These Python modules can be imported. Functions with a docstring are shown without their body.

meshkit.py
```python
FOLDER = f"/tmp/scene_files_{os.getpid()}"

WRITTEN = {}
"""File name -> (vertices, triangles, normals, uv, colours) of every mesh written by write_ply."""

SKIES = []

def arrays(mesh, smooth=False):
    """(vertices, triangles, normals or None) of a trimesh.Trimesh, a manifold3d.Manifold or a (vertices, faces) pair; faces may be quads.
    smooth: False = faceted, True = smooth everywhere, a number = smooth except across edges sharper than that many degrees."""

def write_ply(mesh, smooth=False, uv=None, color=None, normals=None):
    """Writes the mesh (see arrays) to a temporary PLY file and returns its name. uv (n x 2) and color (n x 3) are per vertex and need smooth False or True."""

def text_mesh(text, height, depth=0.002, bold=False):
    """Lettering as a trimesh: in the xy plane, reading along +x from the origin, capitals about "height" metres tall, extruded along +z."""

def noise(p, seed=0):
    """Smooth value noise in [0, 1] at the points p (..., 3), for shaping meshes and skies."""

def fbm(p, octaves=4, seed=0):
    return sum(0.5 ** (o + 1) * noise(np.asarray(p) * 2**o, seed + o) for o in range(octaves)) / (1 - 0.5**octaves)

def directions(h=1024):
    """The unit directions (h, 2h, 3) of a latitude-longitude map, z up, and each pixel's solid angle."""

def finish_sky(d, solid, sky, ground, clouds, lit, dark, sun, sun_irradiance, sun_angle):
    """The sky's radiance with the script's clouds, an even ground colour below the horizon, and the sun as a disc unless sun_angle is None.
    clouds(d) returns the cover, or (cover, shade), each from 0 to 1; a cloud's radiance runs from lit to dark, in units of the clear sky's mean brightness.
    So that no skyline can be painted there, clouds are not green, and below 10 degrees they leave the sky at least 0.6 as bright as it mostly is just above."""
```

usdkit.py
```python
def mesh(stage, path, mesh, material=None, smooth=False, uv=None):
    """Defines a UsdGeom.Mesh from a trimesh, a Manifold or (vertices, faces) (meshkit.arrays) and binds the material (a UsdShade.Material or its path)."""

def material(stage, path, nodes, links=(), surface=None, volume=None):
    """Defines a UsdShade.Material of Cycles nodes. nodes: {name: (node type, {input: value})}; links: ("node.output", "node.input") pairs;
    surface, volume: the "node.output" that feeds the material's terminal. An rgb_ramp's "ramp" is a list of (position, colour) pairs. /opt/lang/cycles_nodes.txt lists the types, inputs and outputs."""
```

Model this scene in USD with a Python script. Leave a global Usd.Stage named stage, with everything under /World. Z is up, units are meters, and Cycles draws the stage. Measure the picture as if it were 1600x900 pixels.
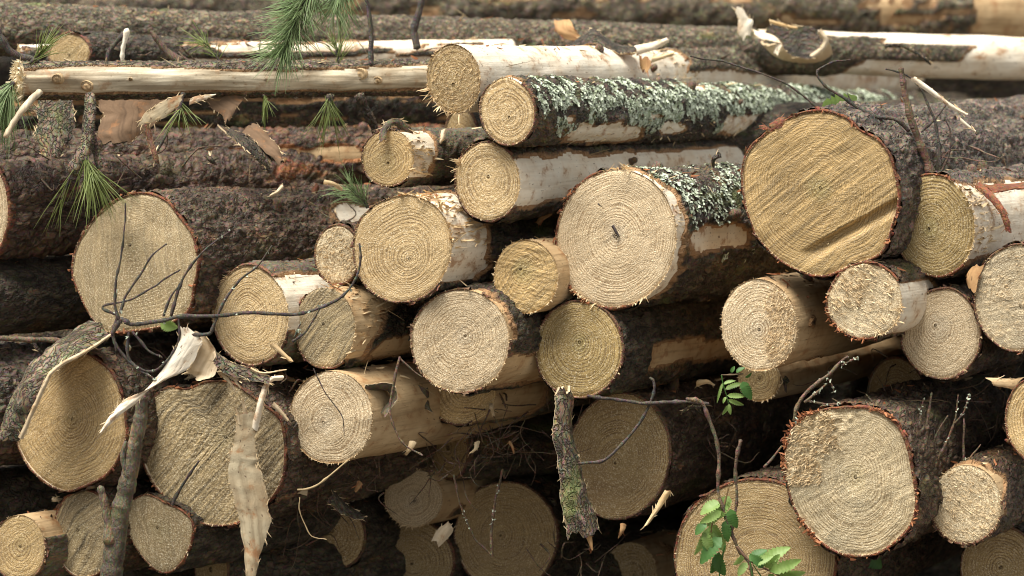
import math, numpy as np, trimesh, usdkit, meshkit
from pxr import Usd, UsdGeom, UsdLux, UsdShade, Gf, Sdf, Vt
from scipy.spatial import cKDTree
from scipy.sparse import coo_matrix
from scipy.sparse.csgraph import connected_components

# ------------------------------------------------------------------ camera, sky, sun
stage = Usd.Stage.CreateInMemory()
UsdGeom.SetStageUpAxis(stage, UsdGeom.Tokens.z)
UsdGeom.SetStageMetersPerUnit(stage, 1.0)
UsdGeom.Xform.Define(stage, '/World'); UsdGeom.Scope.Define(stage, '/World/Looks')
KPX = 0.0003                                  # tangent per photo pixel (1600 wide)
CAM = np.array([0.0, -4.0, 0.98]); PITCH = math.atan(200 * KPX)
FW = np.array([0, math.cos(PITCH), -math.sin(PITCH)]); UP = np.array([0, math.sin(PITCH), math.cos(PITCH)]); RT = np.array([1.0, 0, 0])
cam = UsdGeom.Camera.Define(stage, '/World/camera')
cam.AddTranslateOp().Set(Gf.Vec3d(*CAM)); cam.AddRotateXOp().Set(90 - math.degrees(PITCH))
cam.CreateHorizontalApertureAttr(36.0); cam.CreateVerticalApertureAttr(20.25); cam.CreateFocalLengthAttr(36 / (1600 * KPX))
cam.CreateClippingRangeAttr(Gf.Vec2f(0.1, 500)); cam.CreateFocusDistanceAttr(3.98); cam.CreateFStopAttr(3.2)
cam.CreateExposureAttr(2.1)
SUN_EL, SUN_AZ = math.radians(66), math.radians(228)     # azimuth from +y towards +x
sd = np.array([math.sin(SUN_AZ) * math.cos(SUN_EL), math.cos(SUN_AZ) * math.cos(SUN_EL), math.sin(SUN_EL)])
sun = UsdLux.DistantLight.Define(stage, '/World/sun')
sun.CreateIntensityAttr(0.46); sun.CreateAngleAttr(36.0); sun.CreateNormalizeAttr(True); sun.CreateColorAttr(Gf.Vec3f(1, 0.97, 0.91))
sun.AddRotateZOp().Set(-math.degrees(SUN_AZ)); sun.AddRotateXOp().Set(-(90 - math.degrees(SUN_EL)))
usdkit.material(stage, '/World/Looks/sky_light', {
    'tc': ('texture_coordinate', {}), 'n': ('noise_texture', {'scale': 2.2, 'detail': 4}),
    'r': ('rgb_ramp', {'ramp': [(0.3, (2.2, 2.2, 2.12)), (0.7, (3.7, 3.65, 3.45))]}),
    'sky': ('sky_texture', {'sky_type': 'single_scattering', 'sun_disc': False, 'sun_elevation': SUN_EL, 'sun_rotation': SUN_AZ}),
    'm': ('mix_color', {'fac': 0.8, 'use_clamp': False}), 'bg': ('background_shader', {'strength': 0.05})},
    [('tc.generated', 'n.vector'), ('n.fac', 'r.fac'), ('sky.color', 'm.a'), ('r.color', 'm.b'), ('m.result', 'bg.color')], surface='bg.background')
dome = UsdLux.DomeLight.Define(stage, '/World/sky')
UsdShade.MaterialBindingAPI.Apply(dome.GetPrim()).Bind(UsdShade.Material.Get(stage, '/World/Looks/sky_light'))
dome.GetPrim().SetCustomDataByKey('kind', 'structure')

# ------------------------------------------------------------------ helpers
def ray(px, py): return FW + RT * ((px - 800) * KPX) + UP * ((450 - py) * KPX)
def P(px, py, y=0.0):                          # photo pixel at depth y -> point of the place
    d = ray(px, py); return CAM + d * ((y + 4.0) / d[1])
def unit(v): v = np.asarray(v, float); return v / (np.linalg.norm(v, axis=-1, keepdims=True) + 1e-12)
USED = {}
def path_for(name, parent='/World'):
    k = (parent, name); i = USED.get(k, 0); USED[k] = i + 1
    return f'{parent}/{name}' + (f'_{i:03d}' if i else '')
def cd(p, **kw):
    for k, v in kw.items():
        if v: p.SetCustomDataByKey(k, v)
ORIGIN = {}
def thing(name, label, cat, group=None, loc=(0, 0, 0)):
    pth = path_for(name); x = UsdGeom.Xform.Define(stage, pth); x.AddTranslateOp().Set(Gf.Vec3d(*map(float, loc)))
    ORIGIN[pth] = np.asarray(loc, float); cd(x.GetPrim(), label=label, category=cat, group=group); return pth
def part(parent, name, mesh, mat, smooth=False, uv=None, kind=None, label=None, torn=None):
    root = '/' + '/'.join(parent.split('/')[1:3]); v, f = mesh
    pth = path_for(name, parent)
    m = usdkit.mesh(stage, pth, (np.asarray(v, float) - ORIGIN.get(root, 0), f), L[mat], smooth, uv)
    if torn is not None: UsdGeom.PrimvarsAPI(m).CreatePrimvar('torn', Sdf.ValueTypeNames.FloatArray, 'vertex').Set(Vt.FloatArray.FromNumpy(torn.astype(np.float32)))
    cd(m.GetPrim(), kind=kind, label=label); return pth
def join(ms):
    vs, fs, n = [], [], 0
    for v, f in ms:
        f = np.asarray(f)
        if f.shape[1] == 4: f = np.vstack([f[:, [0, 1, 2]], f[:, [0, 2, 3]]])
        vs.append(np.asarray(v)); fs.append(f + n); n += len(v)
    return np.vstack(vs), np.vstack(fs)
def grid_faces(nv, nu, closed):
    i, j = np.meshgrid(np.arange(nv - 1), np.arange(nu if closed else nu - 1), indexing='ij'); j2 = (j + 1) % nu
    return np.stack([i * nu + j, i * nu + j2, (i + 1) * nu + j2, (i + 1) * nu + j], -1).reshape(-1, 4)
def sstep(x, a, b): t = np.clip((x - a) / (b - a), 0, 1); return t * t * (3 - 2 * t)
def fb(x, y, s, o=3, seed=0): return meshkit.fbm(np.stack([x * s, y * s, np.zeros_like(x) + seed * 7.31], -1), o, seed)
def spline(pts, n):
    pts = np.asarray(pts, float)
    if len(pts) == 2: return pts[0] + (pts[1] - pts[0]) * np.linspace(0, 1, n)[:, None]
    q = np.vstack([2 * pts[0] - pts[1], pts, 2 * pts[-1] - pts[-2]]); t = np.linspace(0, len(pts) - 1 - 1e-9, n); i = t.astype(int); t = (t - i)[:, None]
    a, b, c, d = q[i], q[i + 1], q[i + 2], q[i + 3]
    return .5 * (2 * b + (c - a) * t + (2 * a - 5 * b + 4 * c - d) * t * t + (3 * b - a - 3 * c + d) * t ** 3)
def tube(p, r, sides=6):
    p = np.asarray(p, float); t = unit(np.gradient(p, axis=0)); n = len(p)
    a = np.cross(t[0], [0.3, 0.5, 0.81]); a = unit(a); A = []
    for k in range(n):
        a = unit(a - t[k] * a.dot(t[k])); A.append(a)
    A = np.array(A); B = np.cross(t, A); g = np.arange(sides) * 2 * np.pi / sides
    r = np.broadcast_to(r, (n,))
    v = p[:, None] + r[:, None, None] * (np.cos(g)[None, :, None] * A[:, None] + np.sin(g)[None, :, None] * B[:, None])
    f = grid_faces(n, sides, True); f = np.vstack([f[:, [0, 1, 2]], f[:, [0, 2, 3]]])
    v = np.vstack([v.reshape(-1, 3), p[0] - t[0] * r[0] * .4, p[-1] + t[-1] * r[-1] * .6]); e = np.arange(sides); e2 = (e + 1) % sides
    c0, c1 = n * sides, n * sides + 1
    return v, np.vstack([f, np.stack([e2, e, e * 0 + c0], 1), np.stack([(n - 1) * sides + e, (n - 1) * sides + e2, e * 0 + c1], 1)])
def sliver(p, d, ln, w, rng, th=.4):
    """a torn splinter: flat, tapering, a little bent"""
    d = unit(d); a = unit(np.cross(d, rng.normal(size=3))); b = np.cross(d, a); bend = a * ln * rng.uniform(-.2, .2)
    v = []
    for s, k in ((0, 1), (.5, .8), (.85, .45)):
        c = p + d * ln * s + bend * s * s
        v += [c + a * w * k * .5 + b * w * th * k * .3, c - a * w * k * .5 + b * w * th * k * .3, c - b * w * th * k * .5]
    v.append(p + d * ln + bend); f = []
    for i in (0, 3):
        for j in range(3): k = (j + 1) % 3; f += [(i + j, i + k, i + 3 + k), (i + j, i + 3 + k, i + 3 + j)]
    f += [(6, 7, 9), (7, 8, 9), (8, 6, 9), (2, 1, 0)]
    return np.array(v), np.array(f)

def needle(p, d, ln, w, g, droop=.15):
    d = unit(d); s = np.array([0, .35, .7, 1.0])[:, None]; c = p + d * ln * s + np.array([0, 0, -1.0]) * (droop * ln * s ** 2) + g.normal(0, .05 * ln, 3) * s ** 2
    return tube(c, w * np.array([.8, 1, .85, .25]), 3)

# ------------------------------------------------------------------ materials
L = {}
def mat(name, nodes, links, surface='p.BSDF'): L[name] = usdkit.material(stage, '/World/Looks/' + name, nodes, links, surface)
def face_mat(name, early, late, stain, freq=250, ringamt=.6, saw=40, sawamt=.5, fuzz=.5, stainamt=.5, heart=None):
    heart = heart or early
    mat(name, {
        'tc': ('texture_coordinate', {}), 'oi': ('object_info', {}), 'w': ('math', {'math_type': 'multiply', 'value2': 40.0}),
        'nd': ('noise_texture', {'dimensions': '4D', 'scale': 15, 'detail': 4, 'roughness': .6}), 'len': ('vector_math', {'math_type': 'length'}),
        'ndm': ('math', {'math_type': 'multiply_add', 'value2': .015, 'value3': -.0075}), 'r2': ('math', {'math_type': 'add'}),
        'rs': ('math', {'math_type': 'multiply_add', 'value2': 1.0}), 'n1': ('noise_texture', {'dimensions': '1D', 'scale': 55, 'detail': 2}),
        'ph': ('math', {'math_type': 'multiply', 'value2': float(freq)}), 'ph2': ('math', {'math_type': 'multiply_add', 'value2': 2.7}),
        'fr': ('math', {'math_type': 'fraction'}),
        'rr': ('rgb_ramp', {'ramp': [(0, (.3,) * 3), (.12, (0,) * 3), (.45, (.05,) * 3), (.66, (.75,) * 3), (.82, (1,) * 3), (.95, (.9,) * 3), (1, (.3,) * 3)]}),
        'brk': ('noise_texture', {'dimensions': '4D', 'scale': 19, 'detail': 5, 'roughness': .62}), 'brr': ('map_range', {'from_min': .40, 'from_max': .58, 'to_min': .22, 'to_max': 1.0, 'clamp': True}),
        'ring': ('math', {'math_type': 'multiply'}),
        'mp': ('mapping', {'mapping_type': 'texture', 'rotation': (0, 0, math.radians(saw)), 'scale': (22, 1, 1)}),
        'sw': ('noise_texture', {'dimensions': '4D', 'scale': 190, 'detail': 4, 'roughness': .65}),
        'fz': ('noise_texture', {'dimensions': '4D', 'scale': 520, 'detail': 2.5, 'roughness': .6}),
        'st': ('noise_texture', {'dimensions': '4D', 'scale': 9, 'detail': 5, 'roughness': .6}),
        'str': ('map_range', {'from_min': .48, 'from_max': .72, 'to_max': stainamt, 'clamp': True}),
        'hn': ('math', {'math_type': 'multiply_add', 'value2': .05}), 'tv': ('map_range', {'to_min': .86, 'to_max': 1.08}), 'c6': ('vector_math', {'math_type': 'scale'}), 'hr': ('map_range', {'from_min': .035, 'from_max': .055, 'to_min': 1., 'to_max': 0., 'clamp': True}),
        'c0': ('mix_color', {'a': early, 'b': heart}), 'c1': ('mix_color', {'b': late}), 'ra': ('math', {'math_type': 'multiply', 'value2': ringamt}),
        'c2': ('mix_color', {'b': stain}),
        'swr': ('map_range', {'from_min': .35, 'from_max': .68, 'to_min': 1 - .55 * sawamt, 'to_max': 1 + .22 * sawamt, 'clamp': True}),
        'fzr': ('map_range', {'from_min': .32, 'from_max': .66, 'to_min': 1 - .5 * fuzz, 'to_max': 1 + .3 * fuzz, 'clamp': True}),
        'mu': ('math', {'math_type': 'multiply'}), 'c3': ('vector_math', {'math_type': 'scale'}),
        'hi': ('map_range', {'from_min': .55, 'from_max': .64, 'to_max': .85 * fuzz + .15, 'clamp': True}), 'c4': ('mix_color', {'b': (.92, .82, .60)}),  # pale specks painted into the colour as glints off raised fibres
        'pith': ('map_range', {'from_min': .0005, 'from_max': .0045, 'to_min': .35, 'to_max': 0., 'clamp': True}), 'c5': ('mix_color', {'b': (.12, .07, .035)}),
        'h1': ('math', {'math_type': 'multiply_add', 'value2': .55 * sawamt}), 'h2': ('math', {'math_type': 'multiply_add', 'value2': -.35 * ringamt}),
        'fm': ('map_range', {'from_min': .42, 'from_max': .6, 'to_min': 1.9, 'to_max': .8, 'clamp': True}), 'fb': ('math', {'math_type': 'multiply'}), 'bp': ('bump', {'strength': .9, 'distance': .0015}), 'p': ('principled_bsdf', {'roughness': .6, 'specular_ior_level': .4})},
        [('tc.UV', 'nd.vector'), ('tc.UV', 'len.vector1'), ('oi.random', 'w.value1')] + [('w.value', f'{n}.w') for n in ('nd', 'sw', 'fz', 'st', 'brk')] +
        [('nd.fac', 'ndm.value1'), ('len.value', 'r2.value1'), ('ndm.value', 'r2.value2'), ('r2.value', 'rs.value1'), ('oi.random', 'rs.value3'), ('rs.value', 'n1.w'),
         ('r2.value', 'ph.value1'), ('n1.fac', 'ph2.value1'), ('ph.value', 'ph2.value3'), ('ph2.value', 'fr.value1'), ('fr.value', 'rr.fac'),
         ('tc.UV', 'brk.vector'), ('brk.fac', 'brr.value'), ('rr.color', 'ring.value1'), ('brr.result', 'ring.value2'),
         ('tc.UV', 'mp.vector'), ('mp.vector', 'sw.vector'), ('tc.UV', 'fz.vector'), ('tc.UV', 'st.vector'), ('st.fac', 'str.value'),
         ('st.fac', 'hn.value1'), ('len.value', 'hn.value3'), ('hn.value', 'hr.value'), ('hr.result', 'c0.fac'), ('c0.result', 'c1.a'), ('ring.value', 'ra.value1'), ('ra.value', 'c1.fac'), ('c1.result', 'c2.a'), ('str.result', 'c2.fac'),
         ('sw.fac', 'swr.value'), ('fz.fac', 'fzr.value'), ('swr.result', 'mu.value1'), ('fzr.result', 'mu.value2'), ('c2.result', 'c3.vector1'), ('mu.value', 'c3.scale'),
         ('fz.fac', 'hi.value'), ('c3.vector', 'c4.a'), ('hi.result', 'c4.fac'), ('r2.value', 'pith.value'), ('c4.result', 'c5.a'), ('pith.result', 'c5.fac'), ('c5.result', 'c6.vector1'), ('oi.random', 'tv.value'), ('tv.result', 'c6.scale'), ('c6.vector', 'p.base_color'),
         ('sw.fac', 'h1.value1'), ('brk.fac', 'fm.value'), ('fz.fac', 'fb.value1'), ('fm.result', 'fb.value2'), ('fb.value', 'h1.value3'), ('ring.value', 'h2.value1'), ('h1.value', 'h2.value3'), ('h2.value', 'bp.height'), ('bp.normal', 'p.normal')])
face_mat('cut_pale', (0.729, 0.551, 0.328), (0.289, 0.172, 0.072), (0.482, 0.333, 0.175), 190, .8, 30, .3, .75, .5, (0.686, 0.541, 0.349))
face_mat('cut_ringed', (0.643, 0.448, 0.213), (0.214, 0.123, 0.043), (0.439, 0.285, 0.124), 175, .85, 20, .25, .55, .5, (0.676, 0.480, 0.236))
face_mat('cut_gold', (0.643, 0.438, 0.189), (0.268, 0.153, 0.052), (0.408, 0.266, 0.113), 195, .85, 38, .6, .4, .5, (0.536, 0.378, 0.162))
face_mat('cut_scored', (0.671, 0.445, 0.179), (0.292, 0.167, 0.053), (0.454, 0.313, 0.122), 215, .75, 38, .95, .35, .45, (0.497, 0.372, 0.147))
face_mat('cut_sawn', (0.530, 0.393, 0.199), (0.281, 0.179, 0.078), (0.324, 0.231, 0.117), 220, .5, 48, 1.35, .55, .5, (0.487, 0.372, 0.186))  # base lowered so the colour carries shade on the left cut ends
face_mat('cut_upright', (0.476, 0.352, 0.180), (0.270, 0.174, 0.078), (0.324, 0.241, 0.128), 220, .5, 95, .5, .65, .6, (0.433, 0.331, 0.166))  # base darkened in place of shade over the left logs
face_mat('cut_brown', (0.448, 0.303, 0.128), (0.188, 0.106, 0.037), (0.344, 0.217, 0.097), 185, .9, 10, .35, .45, .6, (0.478, 0.333, 0.146))  # brown cut, base darkened further as stand-in shade for the lower logs
face_mat('cut_grey', (0.622, 0.484, 0.278), (0.289, 0.192, 0.088), (0.332, 0.281, 0.179), 180, .9, 60, .35, .6, .7, (0.569, 0.447, 0.239))
face_mat('cut_fuzzy', (0.771, 0.608, 0.366), (0.375, 0.239, 0.109), (0.472, 0.343, 0.179), 205, .65, -35, .5, 1.0, .5, (0.729, 0.572, 0.337))
face_mat('cut_stained', (0.707, 0.561, 0.347), (0.354, 0.229, 0.109), (0.048, 0.041, 0.036), 205, .6, 10, .5, .9, .95)
face_mat('cut_olive', (0.489, 0.338, 0.128), (0.176, 0.106, 0.033), (0.270, 0.192, 0.075), 180, .95, 35, .35, .4, .6, (0.426, 0.323, 0.124))

def wood_mat(name, a, b, speck=.5, streak=.5, rough=.5, spk=(.16, .09, .045), sth=.655, kst=.5):
    mat(name, {
        'tc': ('texture_coordinate', {}), 'oi': ('object_info', {}), 'w': ('math', {'math_type': 'multiply', 'value2': 30.0}),
        'mp': ('mapping', {'scale': (1, .05, 1)}), 'ns': ('noise_texture', {'dimensions': '4D', 'scale': 140, 'detail': 4}),
        'nl': ('noise_texture', {'dimensions': '4D', 'scale': 14, 'detail': 6, 'roughness': .65}), 'r1': ('map_range', {'from_min': .4, 'from_max': .65, 'clamp': True}),
        'c1': ('mix_color', {'a': a, 'b': b}), 'r2': ('map_range', {'from_min': kst, 'from_max': kst + .2, 'to_max': streak, 'clamp': True}), 'c2': ('mix_color', {'b': tuple(x * .55 for x in b)}),
        'mp2': ('mapping', {'scale': (1.6, .8, 1)}), 'sp': ('noise_texture', {'dimensions': '4D', 'scale': 120, 'detail': 2}), 'r3': ('map_range', {'from_min': sth, 'from_max': sth + .045, 'to_max': speck, 'clamp': True}),
        'c3': ('mix_color', {'b': spk}), 'sp2': ('noise_texture', {'dimensions': '4D', 'scale': 28, 'detail': 5, 'roughness': .7}), 'r4': ('map_range', {'from_min': .55, 'from_max': .64, 'to_max': speck * .9, 'clamp': True}), 'c4': ('mix_color', {'b': (.36, .17, .07)}),
        'ha': ('math', {'math_type': 'multiply_add', 'value2': .6}), 'bp': ('bump', {'strength': .9, 'distance': .0022}), 'p': ('principled_bsdf', {'roughness': rough + .12, 'specular_ior_level': .3})},
        [('tc.UV', 'mp.vector'), ('mp.vector', 'ns.vector'), ('tc.UV', 'nl.vector'), ('tc.UV', 'mp2.vector'), ('mp2.vector', 'sp.vector'), ('tc.UV', 'sp2.vector'), ('oi.random', 'w.value1')] + [('w.value', f'{n}.w') for n in ('ns', 'nl', 'sp', 'sp2')] +
        [('nl.fac', 'r1.value'), ('r1.result', 'c1.fac'), ('c1.result', 'c2.a'), ('ns.fac', 'r2.value'), ('r2.result', 'c2.fac'), ('c2.result', 'c3.a'), ('sp.fac', 'r3.value'), ('r3.result', 'c3.fac'),
         ('c3.result', 'c4.a'), ('sp2.fac', 'r4.value'), ('r4.result', 'c4.fac'), ('c4.result', 'p.base_color'), ('ns.fac', 'ha.value1'), ('sp2.fac', 'ha.value3'), ('ha.value', 'bp.height'), ('bp.normal', 'p.normal')])
wood_mat('peeled_cream', (.86, .77, .61), (.74, .58, .39), .8, .22)
wood_mat('peeled_tan', (.62, .44, .24), (.46, .29, .14), .7, .5)
wood_mat('peeled_strip', (.76, .66, .48), (.56, .43, .27), .5, .8, .42, kst=.40)
wood_mat('speckled_strip', (.52, .43, .28), (.38, .27, .15), .9, .5, .55, (.10, .055, .03), sth=.64, kst=.45)
wood_mat('inner_bark', (.62, .50, .34), (.48, .34, .18), .6, .45, .6)
wood_mat('aged_inner', (.20, .125, .072), (.13, .078, .044), .6, .6, .75)  # brown inner bark, darkened in colour to imitate the surrounding shade
wood_mat('orange_wood', (.48, .29, .13), (.30, .15, .065), .8, .6, .7)
wood_mat('splinter_wood', (.72, .56, .34), (.58, .38, .17), .1, .4, .6)

def bark_mat(name, a, b, c, green=.0, rust=.25, rough=.85, scale=1.0, edge=(.36, .20, .09), crack=.45):
    mat(name, {
        'tc': ('texture_coordinate', {}), 'oi': ('object_info', {}), 'w': ('math', {'math_type': 'multiply', 'value2': 30.0}),
        'mp': ('mapping', {'scale': (1.0, .42, 1)}), 'v': ('voronoi_texture', {'feature': 'distance_to_edge', 'scale': 95 * scale, 'randomness': 1}),
        'nw': ('noise_texture', {'dimensions': '4D', 'scale': 60, 'detail': 3}), 'wa': ('vector_math', {'math_type': 'multiply_add', 'vector2': (.034, .034, .034)}),
        'vr': ('map_range', {'from_min': .0, 'from_max': .16, 'clamp': True}), 'n': ('noise_texture', {'dimensions': '4D', 'scale': 55, 'detail': 6, 'roughness': .68}),
        'nf': ('noise_texture', {'dimensions': '4D', 'scale': 300, 'detail': 4, 'roughness': .7}), 'nb': ('noise_texture', {'dimensions': '4D', 'scale': 13, 'detail': 6, 'roughness': .68}),
        'r1': ('map_range', {'from_min': .38, 'from_max': .64, 'clamp': True}), 'c1': ('mix_color', {'a': a, 'b': b}),
        'r2': ('map_range', {'from_min': .56, 'from_max': .63, 'to_max': rust * 2.4, 'clamp': True}), 'c2': ('mix_color', {'b': c}),
        'r3': ('vector_math', {'math_type': 'multiply_add', 'vector2': (3.0, 2.7, 2.6), 'vector3': (-.48, -.34, -.30)}), 'sc': ('vector_math', {'math_type': 'multiply'}), 'vf': ('voronoi_texture', {'feature': 'f1', 'scale': 95 * scale, 'randomness': 1}), 'vt': ('map_range', {'from_min': .15, 'from_max': .85, 'to_min': 1 - .5 * crack, 'to_max': 1 + .6 * crack}), 'sc3': ('vector_math', {'math_type': 'scale'}), 'vh2': ('math', {'math_type': 'multiply_add', 'value2': 1.5 * crack}),
        'vm': ('map_range', {'to_min': 1 - crack, 'to_max': 1., 'clamp': True}), 'sc2': ('vector_math', {'math_type': 'scale'}),
        'ng': ('noise_texture', {'dimensions': '4D', 'scale': 17, 'detail': 4}), 'rg': ('map_range', {'from_min': .60, 'from_max': .68, 'to_max': green, 'clamp': True}), 'c3': ('mix_color', {'b': (.17, .22, .045)}),
        'at': ('attribute', {'attribute': 'torn'}), 'an': ('math', {'math_type': 'multiply'}), 'ar': ('map_range', {'from_min': .12, 'from_max': .4, 'clamp': True}), 'c4': ('mix_color', {'b': edge}), 'vh': ('math', {'math_type': 'multiply', 'value2': crack * 1.3}), 'h': ('math', {'math_type': 'multiply_add', 'value2': 1.0}), 'h2': ('math', {'math_type': 'multiply_add', 'value2': .6}), 'bp': ('bump', {'strength': 1.0, 'distance': .0055}), 'p': ('principled_bsdf', {'roughness': rough, 'specular_ior_level': .35})},
        [('tc.UV', 'mp.vector'), ('oi.random', 'w.value1'), ('tc.UV', 'nw.vector'), ('nw.color', 'wa.vector1'), ('mp.vector', 'wa.vector3'), ('wa.vector', 'v.vector'), ('v.distance', 'vr.value')] + [('w.value', f'{n}.w') for n in ('n', 'nf', 'nb', 'ng', 'nw')] +
        [('mp.vector', f'{n}.vector') for n in ('n', 'nf', 'nb', 'ng')] +
        [('n.fac', 'r1.value'), ('r1.result', 'c1.fac'), ('c1.result', 'c2.a'), ('nb.fac', 'r2.value'), ('r2.result', 'c2.fac'), ('nf.color', 'r3.vector1'), ('c2.result', 'sc.vector1'), ('r3.vector', 'sc.vector2'), ('wa.vector', 'vf.vector'), ('vf.color', 'vt.value'), ('sc.vector', 'sc3.vector1'), ('vt.result', 'sc3.scale'),
         ('vr.result', 'vm.value'), ('sc3.vector', 'sc2.vector1'), ('vm.result', 'sc2.scale'), ('ng.fac', 'rg.value'), ('sc2.vector', 'c3.a'), ('rg.result', 'c3.fac'), ('at.fac', 'an.value1'), ('n.fac', 'an.value2'), ('an.value', 'ar.value'), ('c3.result', 'c4.a'), ('ar.result', 'c4.fac'), ('c4.result', 'p.base_color'),
         ('n.fac', 'h.value1'), ('vr.result', 'vh.value1'), ('vf.color', 'vh2.value1'), ('vh.value', 'vh2.value3'), ('vh2.value', 'h.value3'), ('nf.fac', 'h2.value1'), ('h.value', 'h2.value3'), ('h2.value', 'bp.height'), ('bp.normal', 'p.normal')])
bark_mat('bark_brown', (0.053, 0.034, 0.021), (0.184, 0.125, 0.077), (0.242, 0.130, 0.063), .18, .3, .55, .55, crack=.45)
bark_mat('bark_plum', (0.065, 0.048, 0.034), (0.236, 0.180, 0.130), (0.231, 0.140, 0.080), .18, .25, .5, .5, crack=.5)
bark_mat('bark_grey', (0.084, 0.063, 0.039), (0.257, 0.205, 0.130), (0.326, 0.220, 0.101), .5, .35, .65, 1.0, crack=.5)
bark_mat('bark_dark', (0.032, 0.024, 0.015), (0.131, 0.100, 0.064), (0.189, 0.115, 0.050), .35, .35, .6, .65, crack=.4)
bark_mat('bark_rusty', (0.048, 0.029, 0.018), (0.163, 0.103, 0.064), (0.284, 0.110, 0.042), .1, .35, .55, .5, (0.378, 0.150, 0.050), crack=.45)
bark_mat('bark_smooth', (0.074, 0.059, 0.038), (0.179, 0.145, 0.092), (0.242, 0.170, 0.084), .4, .35, .6, .7, crack=.08)
bark_mat('rim_rust', (0.128, 0.051, 0.027), (0.264, 0.106, 0.048), (0.102, 0.055, 0.033), 0, .4, crack=.1)
bark_mat('rim_brown', (.12, .06, .035), (.23, .125, .07), (.30, .16, .08), 0, .3, crack=.1)
bark_mat('twig_bark', (.055, .043, .035), (.13, .105, .085), (.10, .06, .04), .1, .2, .8, 2.5, crack=.1)
bark_mat('stick_bark', (.10, .065, .04), (.20, .135, .085), (.16, .09, .05), 0, .3, .7, 1.5, crack=.08)

def simple(name, a, b, scale=60, rough=.6, trans=0, spec=.4):
    n = {'g': ('geometry', {}), 'n': ('noise_texture', {'scale': scale, 'detail': 3}), 'r': ('map_range', {'from_min': .35, 'from_max': .65, 'clamp': True}), 'i': ('mix_float', {'fac': .5}),
         'c': ('mix_color', {'a': a, 'b': b}), 'bp': ('bump', {'strength': .4, 'distance': .001}), 'p': ('principled_bsdf', {'roughness': rough, 'specular_ior_level': spec})}
    l = [('g.position', 'n.vector'), ('n.fac', 'r.value'), ('r.result', 'i.a'), ('g.random_per_island', 'i.b'), ('i.result', 'c.fac'), ('c.result', 'p.base_color'), ('n.fac', 'bp.height'), ('bp.normal', 'p.normal')]
    if trans:
        n['t'] = ('translucent_bsdf', {}); n['m'] = ('mix_closure', {'fac': trans}); l += [('c.result', 't.color'), ('p.BSDF', 'm.closure1'), ('t.BSDF', 'm.closure2')]
    mat(name, n, l, 'm.closure' if trans else 'p.BSDF')
simple('needle_blue', (.19, .28, .10), (.38, .47, .22), 30, .4, .2)
simple('needle_yellow', (.19, .24, .06), (.34, .38, .13), 30, .4, .2)
simple('leaf_green', (.22, .34, .08), (.38, .50, .18), 70, .5, .35)
simple('leaf_dark', (.06, .15, .03), (.10, .21, .05), 90, .5, .3)
simple('lichen_pale', (.46, .51, .38), (.76, .80, .63), 120, .9)
simple('lichen_yellow', (.24, .28, .17), (.46, .50, .33), 120, .9)
simple('dry_grass', (.35, .25, .13), (.50, .38, .20), 50, .7)
simple('soil', (.05, .038, .026), (.11, .085, .055), 6, .95)
simple('chip_wood', (.70, .55, .33), (.52, .33, .15), 80, .7)
simple('pale_chip', (.82, .70, .48), (.68, .52, .31), 80, .7)
simple('rust_chip', (.28, .10, .04), (.42, .18, .07), 80, .8)

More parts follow.
